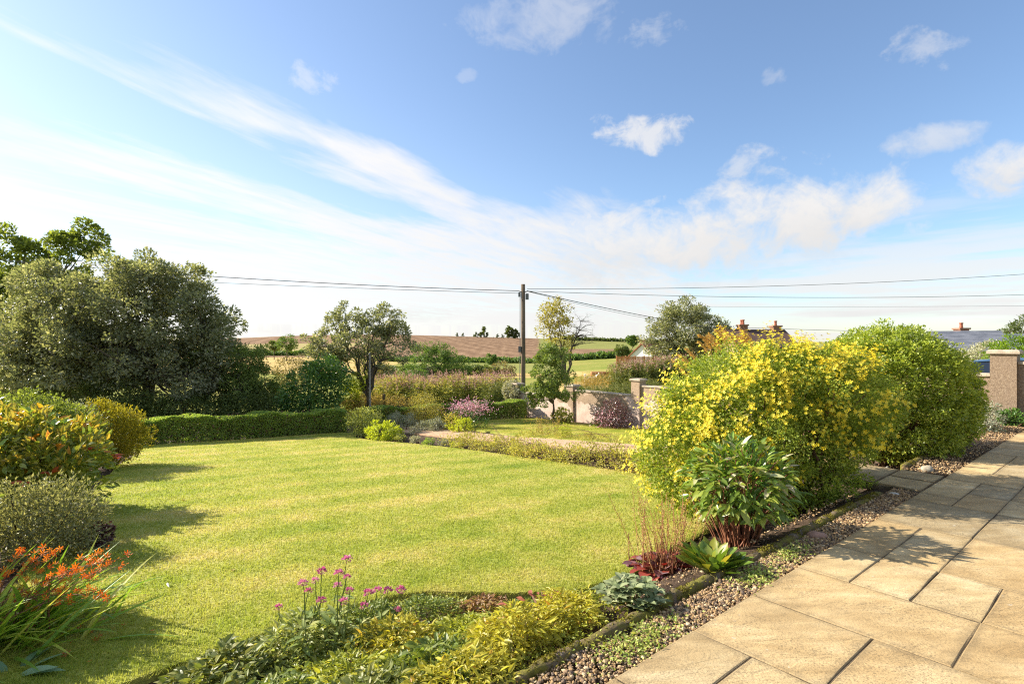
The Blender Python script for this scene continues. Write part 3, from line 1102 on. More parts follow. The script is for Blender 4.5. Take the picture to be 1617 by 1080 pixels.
def build_gravel():
    g = np.random.default_rng(21)
    m, t, b = new_mat('pea_gravel')
    nd = t.n.new('ShaderNodeAttribute')
    nd.attribute_name = 'rnd'
    c = t.ramp(nd.outputs['Fac'], [(0.0, (0.085, 0.058, 0.042)), (0.3, (0.19, 0.12, 0.065)), (0.55, (0.31, 0.185, 0.08)), (0.8, (0.44, 0.29, 0.13)), (1.0, (0.54, 0.42, 0.26))])
    t.l.new(c, b.inputs['Base Color'])
    b.inputs['Roughness'].default_value = 0.7
    gv, gf = ico()
    zones = [(0.6, 2.2, 1.535, 1.78, 2600), (2.2, 4.4, 1.535, 1.76, 4200), (4.4, 6.5, 1.535, 1.76, 3000), (7.6, 13.2, 1.54, 2.05, 4200),
             (7.55, 9.4, 2.05, 2.6, 1500), (7.56, 8.3, 2.6, 3.4, 700), (3.9, 6.2, 1.9, 2.3, 500), (2.3, 3.6, 1.9, 2.2, 300)]
    mb = MB()
    for a0, a1, b0, b1, n in zones:
        a, bb = g.uniform(a0, a1, n), g.uniform(b0, b1, n)
        x, y = ab(a, bb)
        n = int(n * 1.5)
        a, bb = g.uniform(a0, a1, n), g.uniform(b0, b1, n)
        x, y = ab(a, bb)
        size = g.gamma(4, 1 / 4, n).clip(.35, 2.2) * 0.0056 * (1 + 0.05 * np.maximum(0, y - 3))
        z = T(x, y) - 0.012 + size * g.uniform(0.2, 1.3, n)
        z = np.where(bb < 2.0, np.maximum(z, -0.055 + size * 0.5 + 0.035), z)
        R = rand_rot(n, g)
        S = size[:, None] * g.uniform(0.6, 1.3, (n, 3))
        V = np.einsum('nij,nkj->nki', R, gv[None] * S[:, None, :])
        V[:, :, 2] *= 0.75
        V += np.stack([x, y, z], -1)[:, None, :]
        F = (gf[None] + (np.arange(n) * len(gv))[:, None, None]).reshape(-1, 3)
        mb.add(V.reshape(-1, 3), F, np.repeat(g.random(n), len(gv)))
    o = mb.build('gravel', m)
    tag(o, 'brown and cream pea gravel strip along the terrace edge', 'gravel', kind='stuff')
    # mossy edging blocks
    em, t, b = new_mat('mossy_edging')
    p = t.pos()
    n = t.noise(p, 9, 6, 0.65)
    c = t.ramp(n, [(0.36, (0.20, 0.165, 0.13)), (0.45, (0.15, 0.105, 0.05)), (0.54, (0.15, 0.13, 0.018)), (0.66, (0.20, 0.185, 0.02))])
    t.l.new(c, b.inputs['Base Color'])
    b.inputs['Roughness'].default_value = 0.95
    bn = t.n.new('ShaderNodeBump')
    bn.inputs['Distance'].default_value = 0.02
    t.l.new(t.noise(p, 45, 5, 0.7), bn.inputs['Height'])
    t.l.new(bn.outputs[0], b.inputs['Normal'])

    moss_m = leaf_mat('edging_moss', [(0, (0.10, 0.075, 0.02)), (.5, (0.17, 0.15, 0.02)), (1, (0.26, 0.24, 0.035))], .2, .9, .1, gain=1.0)

    def kerb(runs, label):
        c0 = ab((runs[0][0] + runs[-1][1]) / 2, runs[0][2])
        k = thing('edging_kerb', label, 'edging', (c0[0], c0[1], -0.05), 'mossy bed edging')
        for a0, a1, b0 in runs:
            nseg = 9
            mb = MB()
            V = []
            for i in range(nseg + 1):
                a = a0 + (a1 - a0) * i / nseg
                w = 0.030 + g.normal(0, 0.004)
                h = 0.018 + g.normal(0, 0.008)
                if i in (0, nseg):
                    w *= 0.85
                    h *= 0.7
                bo = b0 + g.normal(0, 0.003)
                for q, zz in ((-1.1, -0.12), (-1.05, h * 0.45), (-0.55, h), (0.5, h), (1.05, h * 0.4), (1.1, -0.12)):
                    x, y = ab(a, bo + q * w)
                    V.append((x, y, zz - 0.012))
            F = [(i * 6 + j, (i + 1) * 6 + j, (i + 1) * 6 + j + 1, i * 6 + j + 1) for i in range(nseg) for j in range(5)]
            F += [(0, 1, 2, 3, 4, 5), tuple(nseg * 6 + q for q in (5, 4, 3, 2, 1, 0))]
            kb = mb.add(V, F).build('kerb_block', em, k, smooth=True)
            n = 900
            aa = g.uniform(a0, a1, n)
            cl = np.sin(aa * 11 + a0) + np.sin(aa * 23 + 1) * .7 + g.normal(0, .45, n)
            bb = b0 + g.normal(0, .026, n)
            kq = cl > .15
            aa, bb = aa[kq], bb[kq]
            n = len(aa)
            X, Y = ab(aa, bb)
            P = np.stack([X, Y, .006 - np.abs(bb - b0) * .55 + g.uniform(-.006, .010, n)], -1)
            V, F = leaf_arrays(P, rdirs(n, g) + np.array([0, 0, .7]), rdirs(n, g), .016 * g.uniform(.5, 1.2, n), np.full(n, .010), LEAF2)
            tag(MB().add(V, F, np.repeat(g.random(n), 4)).build('moss', moss_m, kb, origin=np.array(world_loc(kb))), kind='stuff')
    kerb([(0.7, 1.3, 1.80), (1.32, 1.92, 1.81), (1.94, 2.52, 1.80), (2.54, 3.12, 1.82), (3.15, 3.72, 1.81), (3.75, 4.33, 1.80), (4.36, 4.95, 1.81), (4.97, 5.56, 1.81), (5.58, 6.2, 1.80)],
         'long row of moss covered edging blocks between gravel and flower bed')
    kerb([(7.75, 8.35, 2.0), (8.37, 8.98, 2.01), (9.0, 9.6, 2.0), (9.62, 10.2, 2.0)],
         'dark mossy edging row in front of the round green bush')
    sv, sf = subdiv(*ico())
    sv, sf = subdiv(sv, sf)

    def stone(px, py, size, col, label, rough=0.12):
        x, y, z = hit(px, py)
        V = sv.copy()
        for _ in range(7):
            dr = g.normal(size=3)
            V *= (1 + rough * 0.5 * np.sin(V @ dr * 2.2 + g.uniform(0, 6)))[:, None]
        V = V * np.array(size) / 2
        V = V @ rotz(g.uniform(-0.5, 0.5)).T
        mm = noise_mat('stone_' + str(px), [(0, tuple(q * 0.7 for q in col)), (1, col)], 25, 0.75, 0.004, 80)
        o = MB().add(V + np.array([x, y, z + size[2] * 0.36]), sf).build('stone', mm, smooth=True, origin=(x, y, z))
        tag(o, label, 'stone')
    stone(1412, 784, (0.105, 0.075, 0.05), (0.62, 0.60, 0.55), 'smooth white oval stone on the gravel beside the mossy edging', 0.03)
    stone(1288, 853, (0.115, 0.09, 0.085), (0.40, 0.24, 0.18), 'rough pinkish stone on the gravel below the leafy peony', 0.16)
    stone(1464, 746, (0.125, 0.11, 0.10), (0.48, 0.42, 0.32), 'large pale round stone at the corner of the side path', 0.08)
    stone(1402, 741, (0.075, 0.06, 0.05), (0.62, 0.60, 0.54), 'small white stone on the gravel behind the side path', 0.05)
    stone(1362, 806, (0.12, 0.07, 0.03), (0.30, 0.25, 0.19), 'flat grey stone lying half buried beside the mossy edging', 0.08)
    stone(1445, 774, (0.12, 0.085, 0.04), (0.22, 0.19, 0.155), 'dark flat stone at the terrace edge by the side path', 0.08)
    stone(1419, 771, (0.035, 0.03, 0.025), (0.55, 0.53, 0.48), 'tiny pale pebble behind the white oval stone', 0.05)
    stone(1056, 944, (0.05, 0.045, 0.04), (0.34, 0.33, 0.31), 'small grey stone at the edging by the woolly leaved plant', 0.08)


build_gravel()


# ------------------------------------------------------------------ boundary walls
def wall_mat(name, peel, tone=1.0):
    m, t, b = new_mat(name)
    p = t.pos()
    n = t.noise(p, 30, 5, 0.7)
    c = t.ramp(n, [(0.3, (0.22 * tone, 0.15 * tone, 0.10 * tone)), (0.5, (0.36 * tone, 0.255 * tone, 0.17 * tone)), (0.7, (0.48 * tone, 0.37 * tone, 0.26 * tone))])
    c = t.mix(t.math('MULTIPLY', t.smooth(t.noise(p, 1.2, 4, 0.6), 0.45, 0.7), 0.35), c, (0.16, 0.115, 0.09))
    if peel:
        x, y, z = t.sep(p)
        k = t.noise(p, 0.62, 5, 0.55, 0.5)
        k = t.math('ADD', k, t.math('MULTIPLY', t.math('ADD', z, 1.05), -0.16))
        c = t.mix(t.smooth(k, 0.455, 0.468), c, t.ramp(t.noise(p, 3, 4, 0.6), [(0.3, (0.50, 0.36, 0.29)), (0.7, (0.66, 0.52, 0.43))]))
    t.l.new(c, b.inputs['Base Color'])
    b.inputs['Roughness'].default_value = 0.9
    bn = t.n.new('ShaderNodeBump')
    bn.inputs['Distance'].default_value = 0.012
    t.l.new(t.noise(p, 70, 4, 0.7), bn.inputs['Height'])
    t.l.new(bn.outputs[0], b.inputs['Normal'])
    return m


M['cope'] = noise_mat('coping_stone', [(0, (0.30, 0.24, 0.18)), (1, (0.50, 0.42, 0.32))], 6, 0.9, 0.006, 40)


def wall_run(w, a, b0, b1, top, mat, thick=0.2):
    x, y = ab(a, (b0 + b1) / 2)
    zb = min(float(T(*ab(a, b0))), float(T(*ab(a, b1)))) - 0.2
    MB().box((x, y, (top - 0.05 + zb) / 2), (thick, b1 - b0, top - 0.05 - zb), RG).build('wall_panel', mat, w)
    n = max(1, int(round((b1 - b0) / 0.9)))
    L = (b1 - b0) / n
    for i in range(n):
        x, y = ab(a, b0 + (i + 0.5) * L)
        MB().box((x, y, top - 0.0225), (thick + 0.07, L - 0.008, 0.055), RG, chamfer=0.012).build('coping_stone', M['cope'], w)


def wall_pillar(w, a, b, top, mat, s=0.36):
    x, y = ab(a, b)
    zb = float(T(x, y)) - 0.2
    p = MB().box((x, y, (top - 0.07 + zb) / 2), (s, s, top - 0.07 - zb), RG).build('pillar', mat, w)
    MB().box((x, y, top - 0.035), (s + 0.09, s + 0.09, 0.072), RG, chamfer=0.025).build('cap', M['cope'], p, origin=np.array([x, y, 0]) * 0 + np.array(world_loc(p)))
    return p


def build_walls():
    pm = wall_mat('peeling_render', True)
    x, y = ab(15.5, 14)
    w = thing('garden_wall', 'stepped garden wall of peeling pink render behind the second lawn', 'wall', (x, y, float(T(x, y))))
    wall_run(w, 15.5, 15.19, 18.2, -0.64, pm)
    wall_run(w, 15.5, 11.99, 14.81, -0.33, pm)
    wall_run(w, 15.5, 5.5, 11.61, 0.03, pm)
    wall_pillar(w, 15.5, 18.4, -0.26, pm)
    wall_pillar(w, 15.5, 15.0, -0.14, pm)
    wall_pillar(w, 15.5, 11.8, 0.25, pm)
    rm = wall_mat('pebbledash', False, 0.72)
    x, y = ab(13.5, 1.9)
    w = thing('boundary_wall', 'pebbledash wall with capped pillar at the far end of the terrace', 'wall', (x, y, -0.05))
    wall_run(w, 13.5, -4.5, 1.71, 1.14, rm)
    wall_run(w, 13.5, 2.09, 7.0, 0.90, rm)
    wall_pillar(w, 13.5, 1.9, 1.35, rm, 0.37)


build_walls()


# ------------------------------------------------------------------ houses behind
M['slate'] = noise_mat('slate', [(0, (0.09, 0.10, 0.125)), (1, (0.19, 0.20, 0.235))], 1.2, 0.6, 0.02, 9, squash=(1, 1, 6))
M['redtile'] = noise_mat('red_pantile', [(0, (0.24, 0.085, 0.045)), (1, (0.40, 0.17, 0.09))], 1.2, 0.85, 0.03, 8)
M['browntile'] = noise_mat('brown_tile', [(0, (0.055, 0.035, 0.03)), (1, (0.11, 0.066, 0.055))], 1.2, 0.85, 0.03, 8)
M['harl'] = noise_mat('cream_harling', [(0, (0.60, 0.54, 0.45)), (1, (0.74, 0.69, 0.60))], 2, 0.9)
M['brick'] = noise_mat('chimney_brick', [(0, (0.20, 0.10, 0.065)), (1, (0.34, 0.19, 0.125))], 6, 0.9, 0.01, 30)
M['sandstone'] = noise_mat('house_stone', [(0, (0.30, 0.21, 0.14)), (1, (0.46, 0.34, 0.24))], 2, 0.9, 0.02, 10)
M['glass'] = plain_mat('window_glass', (0.02, 0.025, 0.03), 0.06, 0.8)
M['terracotta'] = plain_mat('terracotta', (0.34, 0.11, 0.06), 0.8)


def house(label, px, d, rot, L, W, eave, ridge, roofm, wallm, chims, group=None, ground=None):
    """L along the ridge; eave and ridge are heights in the scene; chims: (position along ridge -1..1, height)"""
    x, y, z = at(px, d)
    h = thing('cottage', label, 'house', (x, y, z))
    R = rotz(rot)
    zb = z - 0.6

    def w(p):
        return np.array(p) @ R.T + np.array([x, y, 0])
    hl, hw = L / 2, W / 2
    V = w([(-hl, -hw, zb), (hl, -hw, zb), (hl, hw, zb), (-hl, hw, zb), (-hl, -hw, eave), (hl, -hw, eave), (hl, hw, eave), (-hl, hw, eave), (-hl, 0, ridge - .06), (hl, 0, ridge - .06)])
    MB().add(V, [(0, 1, 5, 4), (2, 3, 7, 6), (1, 2, 6, 9, 5), (3, 0, 4, 8, 7)]).build('wall', wallm, h)
    o = 0.25
    sl = (ridge - eave) / hw
    V = []
    for dz in (0, 0.14):
        V += [(-hl - o, -hw - o, eave - o * sl + dz), (hl + o, -hw - o, eave - o * sl + dz), (hl + o, 0, ridge + dz), (-hl - o, 0, ridge + dz),
              (-hl - o, hw + o, eave - o * sl + dz), (hl + o, hw + o, eave - o * sl + dz)]
    F = [(6, 7, 8, 9), (9, 8, 11, 10), (0, 3, 2, 1), (3, 4, 5, 2), (0, 1, 7, 6), (5, 4, 10, 11), (1, 2, 8, 7), (2, 5, 11, 8), (4, 3, 9, 10), (3, 0, 6, 9)]
    roof = MB().add(w(V), F).build('roof', roofm, h)
    for pos, ch, pots in chims:
        c = w([(pos * (hl - 0.3), 0, ridge + ch / 2 - 0.3)])[0]
        k = MB().box(c, (0.62, 0.85, ch + 0.6), R).box(c + np.array([0, 0, ch / 2 + 0.34]), (0.78, 1.0, 0.12), R).build('chimney', M['brick'], h)
        for i in range(pots):
            q = w([(pos * (hl - 0.3), (i - (pots - 1) / 2) * 0.36, ridge + ch + 0.1)])[0]
            MB().tube([q, q + np.array([0, 0, 0.3]), q + np.array([0, 0, 0.34]), q + np.array([0, 0, 0.42])], [0.13, 0.10, 0.14, 0.13], 8).build('chimney_pot', M['terracotta'], k, origin=np.array(world_loc(k)))
    if eave - z > 1.9:
        for i in (-0.55, 0.0, 0.55):
            c = w([(i * hl, -hw - 0.01, z + 1.25)])[0]
            f = MB().box(c, (0.95, 0.06, 1.15), R).build('window', M['white'], h)
            c2 = w([(i * hl, -hw - 0.035, z + 1.25)])[0]
            MB().box(c2 + np.array([0, 0, 0.27]), (0.8, 0.03, 0.46), R).box(c2 - np.array([0, 0, 0.27]), (0.8, 0.03, 0.46), R).build('pane', M['glass'], f, origin=np.array(world_loc(f)))
    return h


house('low cottage with brown tiled roof and two chimneys behind the yellow flowering bush', 1192, 46, math.radians(-4), 4.4, 6.0, 1.2, 2.60, M['browntile'], M['sandstone'], [(-0.55, 0.45, 2), (0.9, 0.35, 1)])
house('white gabled cottage with red tiled roof beyond the wooden fence', 1029, 78, math.radians(52), 6.5, 6.0, -1.2, 1.5, M['redtile'], M['white'], [(-0.98, 0.5, 0)])
house('long grey slate roofed house rising behind the right hand bushes', 1590, 42, math.radians(-8), 11.0, 6.5, 1.0, 2.15, M['slate'], M['harl'], [(-0.62, 0.5, 1)])
house('low grey slate roof left of the brick chimney behind the round bush', 1515, 37, math.radians(-22), 4.0, 4.6, 1.0, 2.25, M['slate'], M['harl'], [])


# ------------------------------------------------------------------ parked car behind the wall
def build_car():
    x, y, z = at(1578, 14.6)
    car = thing('parked_car', 'blue car parked behind the pebbledash wall', 'car', (x, y, z))
    R = rotz(math.radians(-47))
    body = plain_mat('blue_car_paint', (0.06, 0.13, 0.25), 0.25, 0.6)
    glass = plain_mat('car_glass', (0.015, 0.02, 0.03), 0.04, 0.9)
    black = plain_mat('tyre_rubber', (0.02, 0.02, 0.02), 0.8)
    alloy = plain_mat('alloy', (0.5, 0.5, 0.5), 0.35, 0.5, 0.8)
    lamp = plain_mat('lamp_lens', (0.7, 0.7, 0.68), 0.1, 0.6)

    def w(p):
        return np.array(p, float) @ R.T + np.array([x, y, z])
    low = [(-2.05, .35), (-2.1, .62), (-2.0, .88), (-1.1, .96), (1.75, .98), (2.02, .85), (2.08, .45), (1.95, .22), (-1.9, .22)]
    V, n = [], len(low)
    for yy, k in ((-.82, .94), (-.86, 1.0), (.86, 1.0), (.82, .94)):
        V += [(px * (1 if k == 1 else .985), yy, .2 + (pz - .2) * (1 if k == 1 else .97)) for px, pz in low]
    F = [tuple(range(n)), tuple(3 * n + i for i in reversed(range(n)))]
    for s in range(3):
        F += [(s * n + (i + 1) % n, s * n + i, (s + 1) * n + i, (s + 1) * n + (i + 1) % n) for i in range(n)]
    MB().add(w(V), F).build('body', body, car)
    cab = [(-1.05, .95), (-.45, 1.36), (.3, 1.44), (1.1, 1.38), (1.65, .97)]
    V = []
    for sy in (-1, 1):
        V += [(px, sy * (.80 if pz < 1.1 else .62), pz) for px, pz in cab]
    MB().add(w(V), [(0, 1, 2, 3, 4), (9, 8, 7, 6, 5), (1, 0, 5, 6), (4, 3, 8, 9)]).build('side_glass', glass, car)
    MB().add(w([(-.47, -.63, 1.37), (.3, -.64, 1.45), (1.12, -.63, 1.39), (-.47, .63, 1.37), (.3, .64, 1.45), (1.12, .63, 1.39),
                (-.47, -.63, 1.41), (.3, -.64, 1.49), (1.12, -.63, 1.43), (-.47, .63, 1.41), (.3, .64, 1.49), (1.12, .63, 1.43)]),
             [(6, 7, 10, 9), (7, 8, 11, 10), (0, 1, 7, 6), (1, 2, 8, 7), (4, 3, 9, 10), (5, 4, 10, 11), (3, 0, 6, 9), (2, 5, 11, 8), (0, 3, 4, 1), (1, 4, 5, 2)]).build('roof', body, car)
    for sx in (-1.3, 1.28):
        for sy in (-.8, .8):
            ring = [w([(sx, sy + q, .31)])[0] for q in (-.1, .1)]
            tyre = MB().tube(ring, .31, 18).build('wheel', black, car)
            MB().tube([w([(sx, sy * 1.135, .31)])[0], w([(sx, sy * 1.15, .31)])[0]], .2, 12).build('rim', alloy, tyre, origin=np.array(world_loc(tyre)))
    for sy in (-.6, .6):
        MB().box(w([(-2.05, sy, .72)])[0], (.1, .34, .16), R).build('headlight', lamp, car)


build_car()


# ------------------------------------------------------------------ pole and overhead lines
def build_lines():
    x, y, z = at(826, 27)
    top = zpx(449, 27)
    p = thing('utility_pole', 'tall weathered wooden utility pole behind the garden wall', 'pole', (x, y, z))
    MB().tube([(x, y, z - 0.5), (x + .01, y, z + 2.5), (x, y, top)], [0.12, 0.112, 0.10], 14).build('post', M['pole'], p, smooth=True)
    for dz, dx, s in ((-0.62, 0.2, (0.16, 0.14, 0.30)), (-0.52, -0.18, (0.12, 0.12, 0.22)), (-3.25, -0.17, (0.14, 0.14, 0.3))):
        MB().box((x + dx, y - 0.02, top + dz), s, chamfer=0.02).build('junction_box', M['metal'], p)
    for dx in (-0.2, 0.2):
        MB().tube([(x, y - .05, top - .42), (x + dx, y - .08, top - .36)], 0.025, 6).build('bracket', M['metal'], p)
    MB().tube([(x - .15, y - .06, top - 0.5), (x - .155, y - .08, z + 2.8), (x - .17, y - .08, z + 1.5)], 0.018, 5).build('cable_run', M['metal'], p)
    pt = np.array([x, y, top - 0.33])
    pt2 = np.array([x, y, top - 0.45])

    def wire(p0, p1, r, label, mat, sag=0.012):
        p0, p1 = np.array(p0, float), np.array(p1, float)
        t = np.linspace(0, 1, 40)[:, None]
        P = p0 + (p1 - p0) * t
        P[:, 2] -= 4 * sag * np.linalg.norm(p1 - p0) * (t * (1 - t))[:, 0]
        o = MB().tube(P, r, 5).build('overhead_wire', mat, origin=tuple(p0))
        tag(o, label, 'wire', 'overhead wires')

    def q(px, py, d):
        return ((px - 808.5) / FPX * d, d, zpx(py, d))
    wire(pt + np.array([-.2, 0, 0]), q(-260, 386, 24), 0.016, 'thick black overhead wire running left from the pole over the big tree', M['wire'], 0.010)
    wire(pt2 + np.array([-.2, 0, 0]), q(-200, 418, 34), 0.012, 'thin grey overhead wire just below the thick one on the left', M['wire_thin'], 0.004)
    wire(pt + np.array([.2, 0, 0]), q(1150, 521, 44), 0.020, 'thick black wire dropping from the pole to the cottage on the right', M['wire'], 0.006)
    wire(pt2 + np.array([.2, 0, .1]), q(1146, 519, 44.5), 0.010, 'thin wire below the thick one from the pole to the cottage', M['wire_thin'], 0.012)
    wire(pt + np.array([.2, 0, .1]), q(1900, 410, 30), 0.012, 'uppermost thin wire rising right across the sky', M['wire_thin'], 0.012)
    wire(pt + np.array([.2, .1, 0]), q(1900, 452, 32), 0.012, 'middle thin wire crossing the sky on the right', M['wire_thin'], 0.012)
    wire(q(1040, 484, 60), q(1900, 480, 40), 0.012, 'lowest faint wire above the round green bush', M['wire_thin'], 0.003)
    wire(q(1168, 517, 45.5), q(1420, 524, 40), 0.016, 'low dark wire leading right from the cottage chimney', M['wire'], 0.003)


build_lines()

# ------------------------------------------------------------------ foliage colours
G = {}
G['grey_tree'] = leaf_mat('grey_green_leaf', [(0, (0.046, 0.058, 0.03)), (.5, (0.108, 0.12, 0.066)), (.8, (0.19, 0.185, 0.12)), (1, (0.31, 0.28, 0.20))], 0.45, 0.38, 0.55, gain=2.2)
G['sycamore'] = leaf_mat('mid_green_leaf', [(0, (0.045, 0.065, 0.014)), (.6, (0.12, 0.15, 0.03)), (1, (0.20, 0.225, 0.05))], 0.45, 0.45)
G['willow'] = leaf_mat('soft_green_leaf', [(0, (0.04, 0.065, 0.015)), (.6, (0.11, 0.15, 0.035)), (1, (0.22, 0.24, 0.07))], 0.35, 0.5)
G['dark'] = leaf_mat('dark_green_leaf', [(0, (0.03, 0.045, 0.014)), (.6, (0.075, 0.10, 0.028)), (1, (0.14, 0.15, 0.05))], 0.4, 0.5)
G['laurel'] = leaf_mat('laurel_leaf', [(0, (0.02, 0.05, 0.012)), (.6, (0.055, 0.115, 0.022)), (1, (0.15, 0.22, 0.04))], 0.3, 0.3, 0.6)
G['brownish'] = leaf_mat('brownish_leaf', [(0, (0.06, 0.05, 0.022)), (.6, (0.13, 0.11, 0.045)), (1, (0.24, 0.18, 0.07))], 0.3, 0.6)
G['lime'] = leaf_mat('lime_leaf', [(0, (0.13, 0.16, 0.015)), (.6, (0.28, 0.32, 0.03)), (1, (0.42, 0.42, 0.06))], 0.45, 0.5)
G['conifer'] = leaf_mat('conifer_spray', [(0, (0.03, 0.055, 0.015)), (.6, (0.085, 0.135, 0.03)), (1, (0.17, 0.23, 0.05))], 0.3, 0.6)
G['hedge'] = leaf_mat('hedge_leaf', [(0, (0.05, 0.085, 0.02)), (.55, (0.11, 0.155, 0.035)), (1, (0.22, 0.25, 0.07))], 0.5, 0.38, 0.5, gain=2.6)
G['hyper'] = leaf_mat('flowering_bush_leaf', [(0, (0.04, 0.065, 0.01)), (.5, (0.12, 0.155, 0.022)), (.85, (0.21, 0.23, 0.035)), (1, (0.26, 0.23, 0.05))], 0.45, 0.45, gain=2.3)
G['green_bush'] = leaf_mat('round_bush_leaf', [(0, (0.045, 0.06, 0.01)), (.5, (0.12, 0.155, 0.022)), (.85, (0.22, 0.235, 0.035)), (1, (0.34, 0.28, 0.06))], 0.45, 0.35, 0.5, patch=0.5, patch_scale=1.4, gain=2.5)
G['yellow'] = leaf_mat('golden_leaf', [(0, (0.11, 0.11, 0.015)), (.5, (0.30, 0.27, 0.025)), (1, (0.52, 0.42, 0.05))], 0.45, 0.45)
G['silver'] = leaf_mat('silver_leaf', [(0, (0.10, 0.10, 0.065)), (.5, (0.25, 0.24, 0.155)), (1, (0.46, 0.42, 0.27))], 0.25, 0.6)
G['silver_pale'] = leaf_mat('pale_silver_leaf', [(0, (0.16, 0.18, 0.12)), (.5, (0.34, 0.36, 0.26)), (1, (0.55, 0.55, 0.42))], 0.25, 0.6)
G['varieg'] = leaf_mat('variegated_leaf', [(0, (0.08, 0.10, 0.02)), (.5, (0.24, 0.25, 0.05)), (1, (0.48, 0.44, 0.16))], 0.35, 0.5)
G['olive'] = leaf_mat('olive_leaf', [(0, (0.10, 0.085, 0.02)), (.5, (0.22, 0.19, 0.04)), (1, (0.40, 0.31, 0.08))], 0.35, 0.5)
G['bank'] = leaf_mat('bank_leaf', [(0, (0.08, 0.075, 0.02)), (.4, (0.19, 0.18, 0.04)), (.75, (0.28, 0.24, 0.07)), (1, (0.36, 0.17, 0.08))], 0.4, 0.55, patch=0.6, patch_scale=1.2, gain=2.3)
G['purple'] = leaf_mat('purple_leaf', [(0, (0.045, 0.022, 0.024)), (.5, (0.11, 0.055, 0.05)), (1, (0.20, 0.13, 0.11))], 0.2, 0.35, 0.5, tcol=(1.3, .8, .7), gain=1.2)
G['wild'] = leaf_mat('wildflower_leaf', [(0, (0.07, 0.085, 0.02)), (.5, (0.17, 0.175, 0.04)), (1, (0.33, 0.27, 0.09))], 0.35, 0.6)
G['wild_dark'] = leaf_mat('wildflower_dark_leaf', [(0, (0.035, 0.05, 0.015)), (.5, (0.09, 0.105, 0.03)), (1, (0.18, 0.16, 0.06))], 0.35, 0.6)
G['pink'] = leaf_mat('pink_petal', [(0, (0.58, 0.24, 0.32)), (.5, (0.72, 0.40, 0.47)), (1, (0.80, 0.58, 0.60))], 0.3, 0.6, 0.2, tcol=(1.1, .9, 1.0))
G['faded_pink'] = leaf_mat('faded_pink_seedhead', [(0, (0.40, 0.22, 0.17)), (.5, (0.55, 0.34, 0.28)), (1, (0.66, 0.50, 0.40))], 0.3, 0.7, 0.2, tcol=(1.1, .9, .9))
G['straw'] = leaf_mat('straw_blade', [(0, (0.26, 0.20, 0.06)), (.5, (0.44, 0.33, 0.11)), (1, (0.62, 0.48, 0.20))], 0.35, 0.7)
G['rough'] = leaf_mat('rough_grass_blade', [(0, (0.10, 0.14, 0.02)), (.5, (0.22, 0.25, 0.04)), (1, (0.44, 0.36, 0.12))], 0.4, 0.6)


def B(px, py, d, wpx, hpx, dep=None):
    """ellipsoid from its centre and half sizes in photograph pixels at distance d"""
    k = d / FPX
    x = (px - 808.5) * k
    return (x, d, zpx(py, d), wpx * k, (dep if dep else (wpx + hpx) / 2 * k), hpx * k)


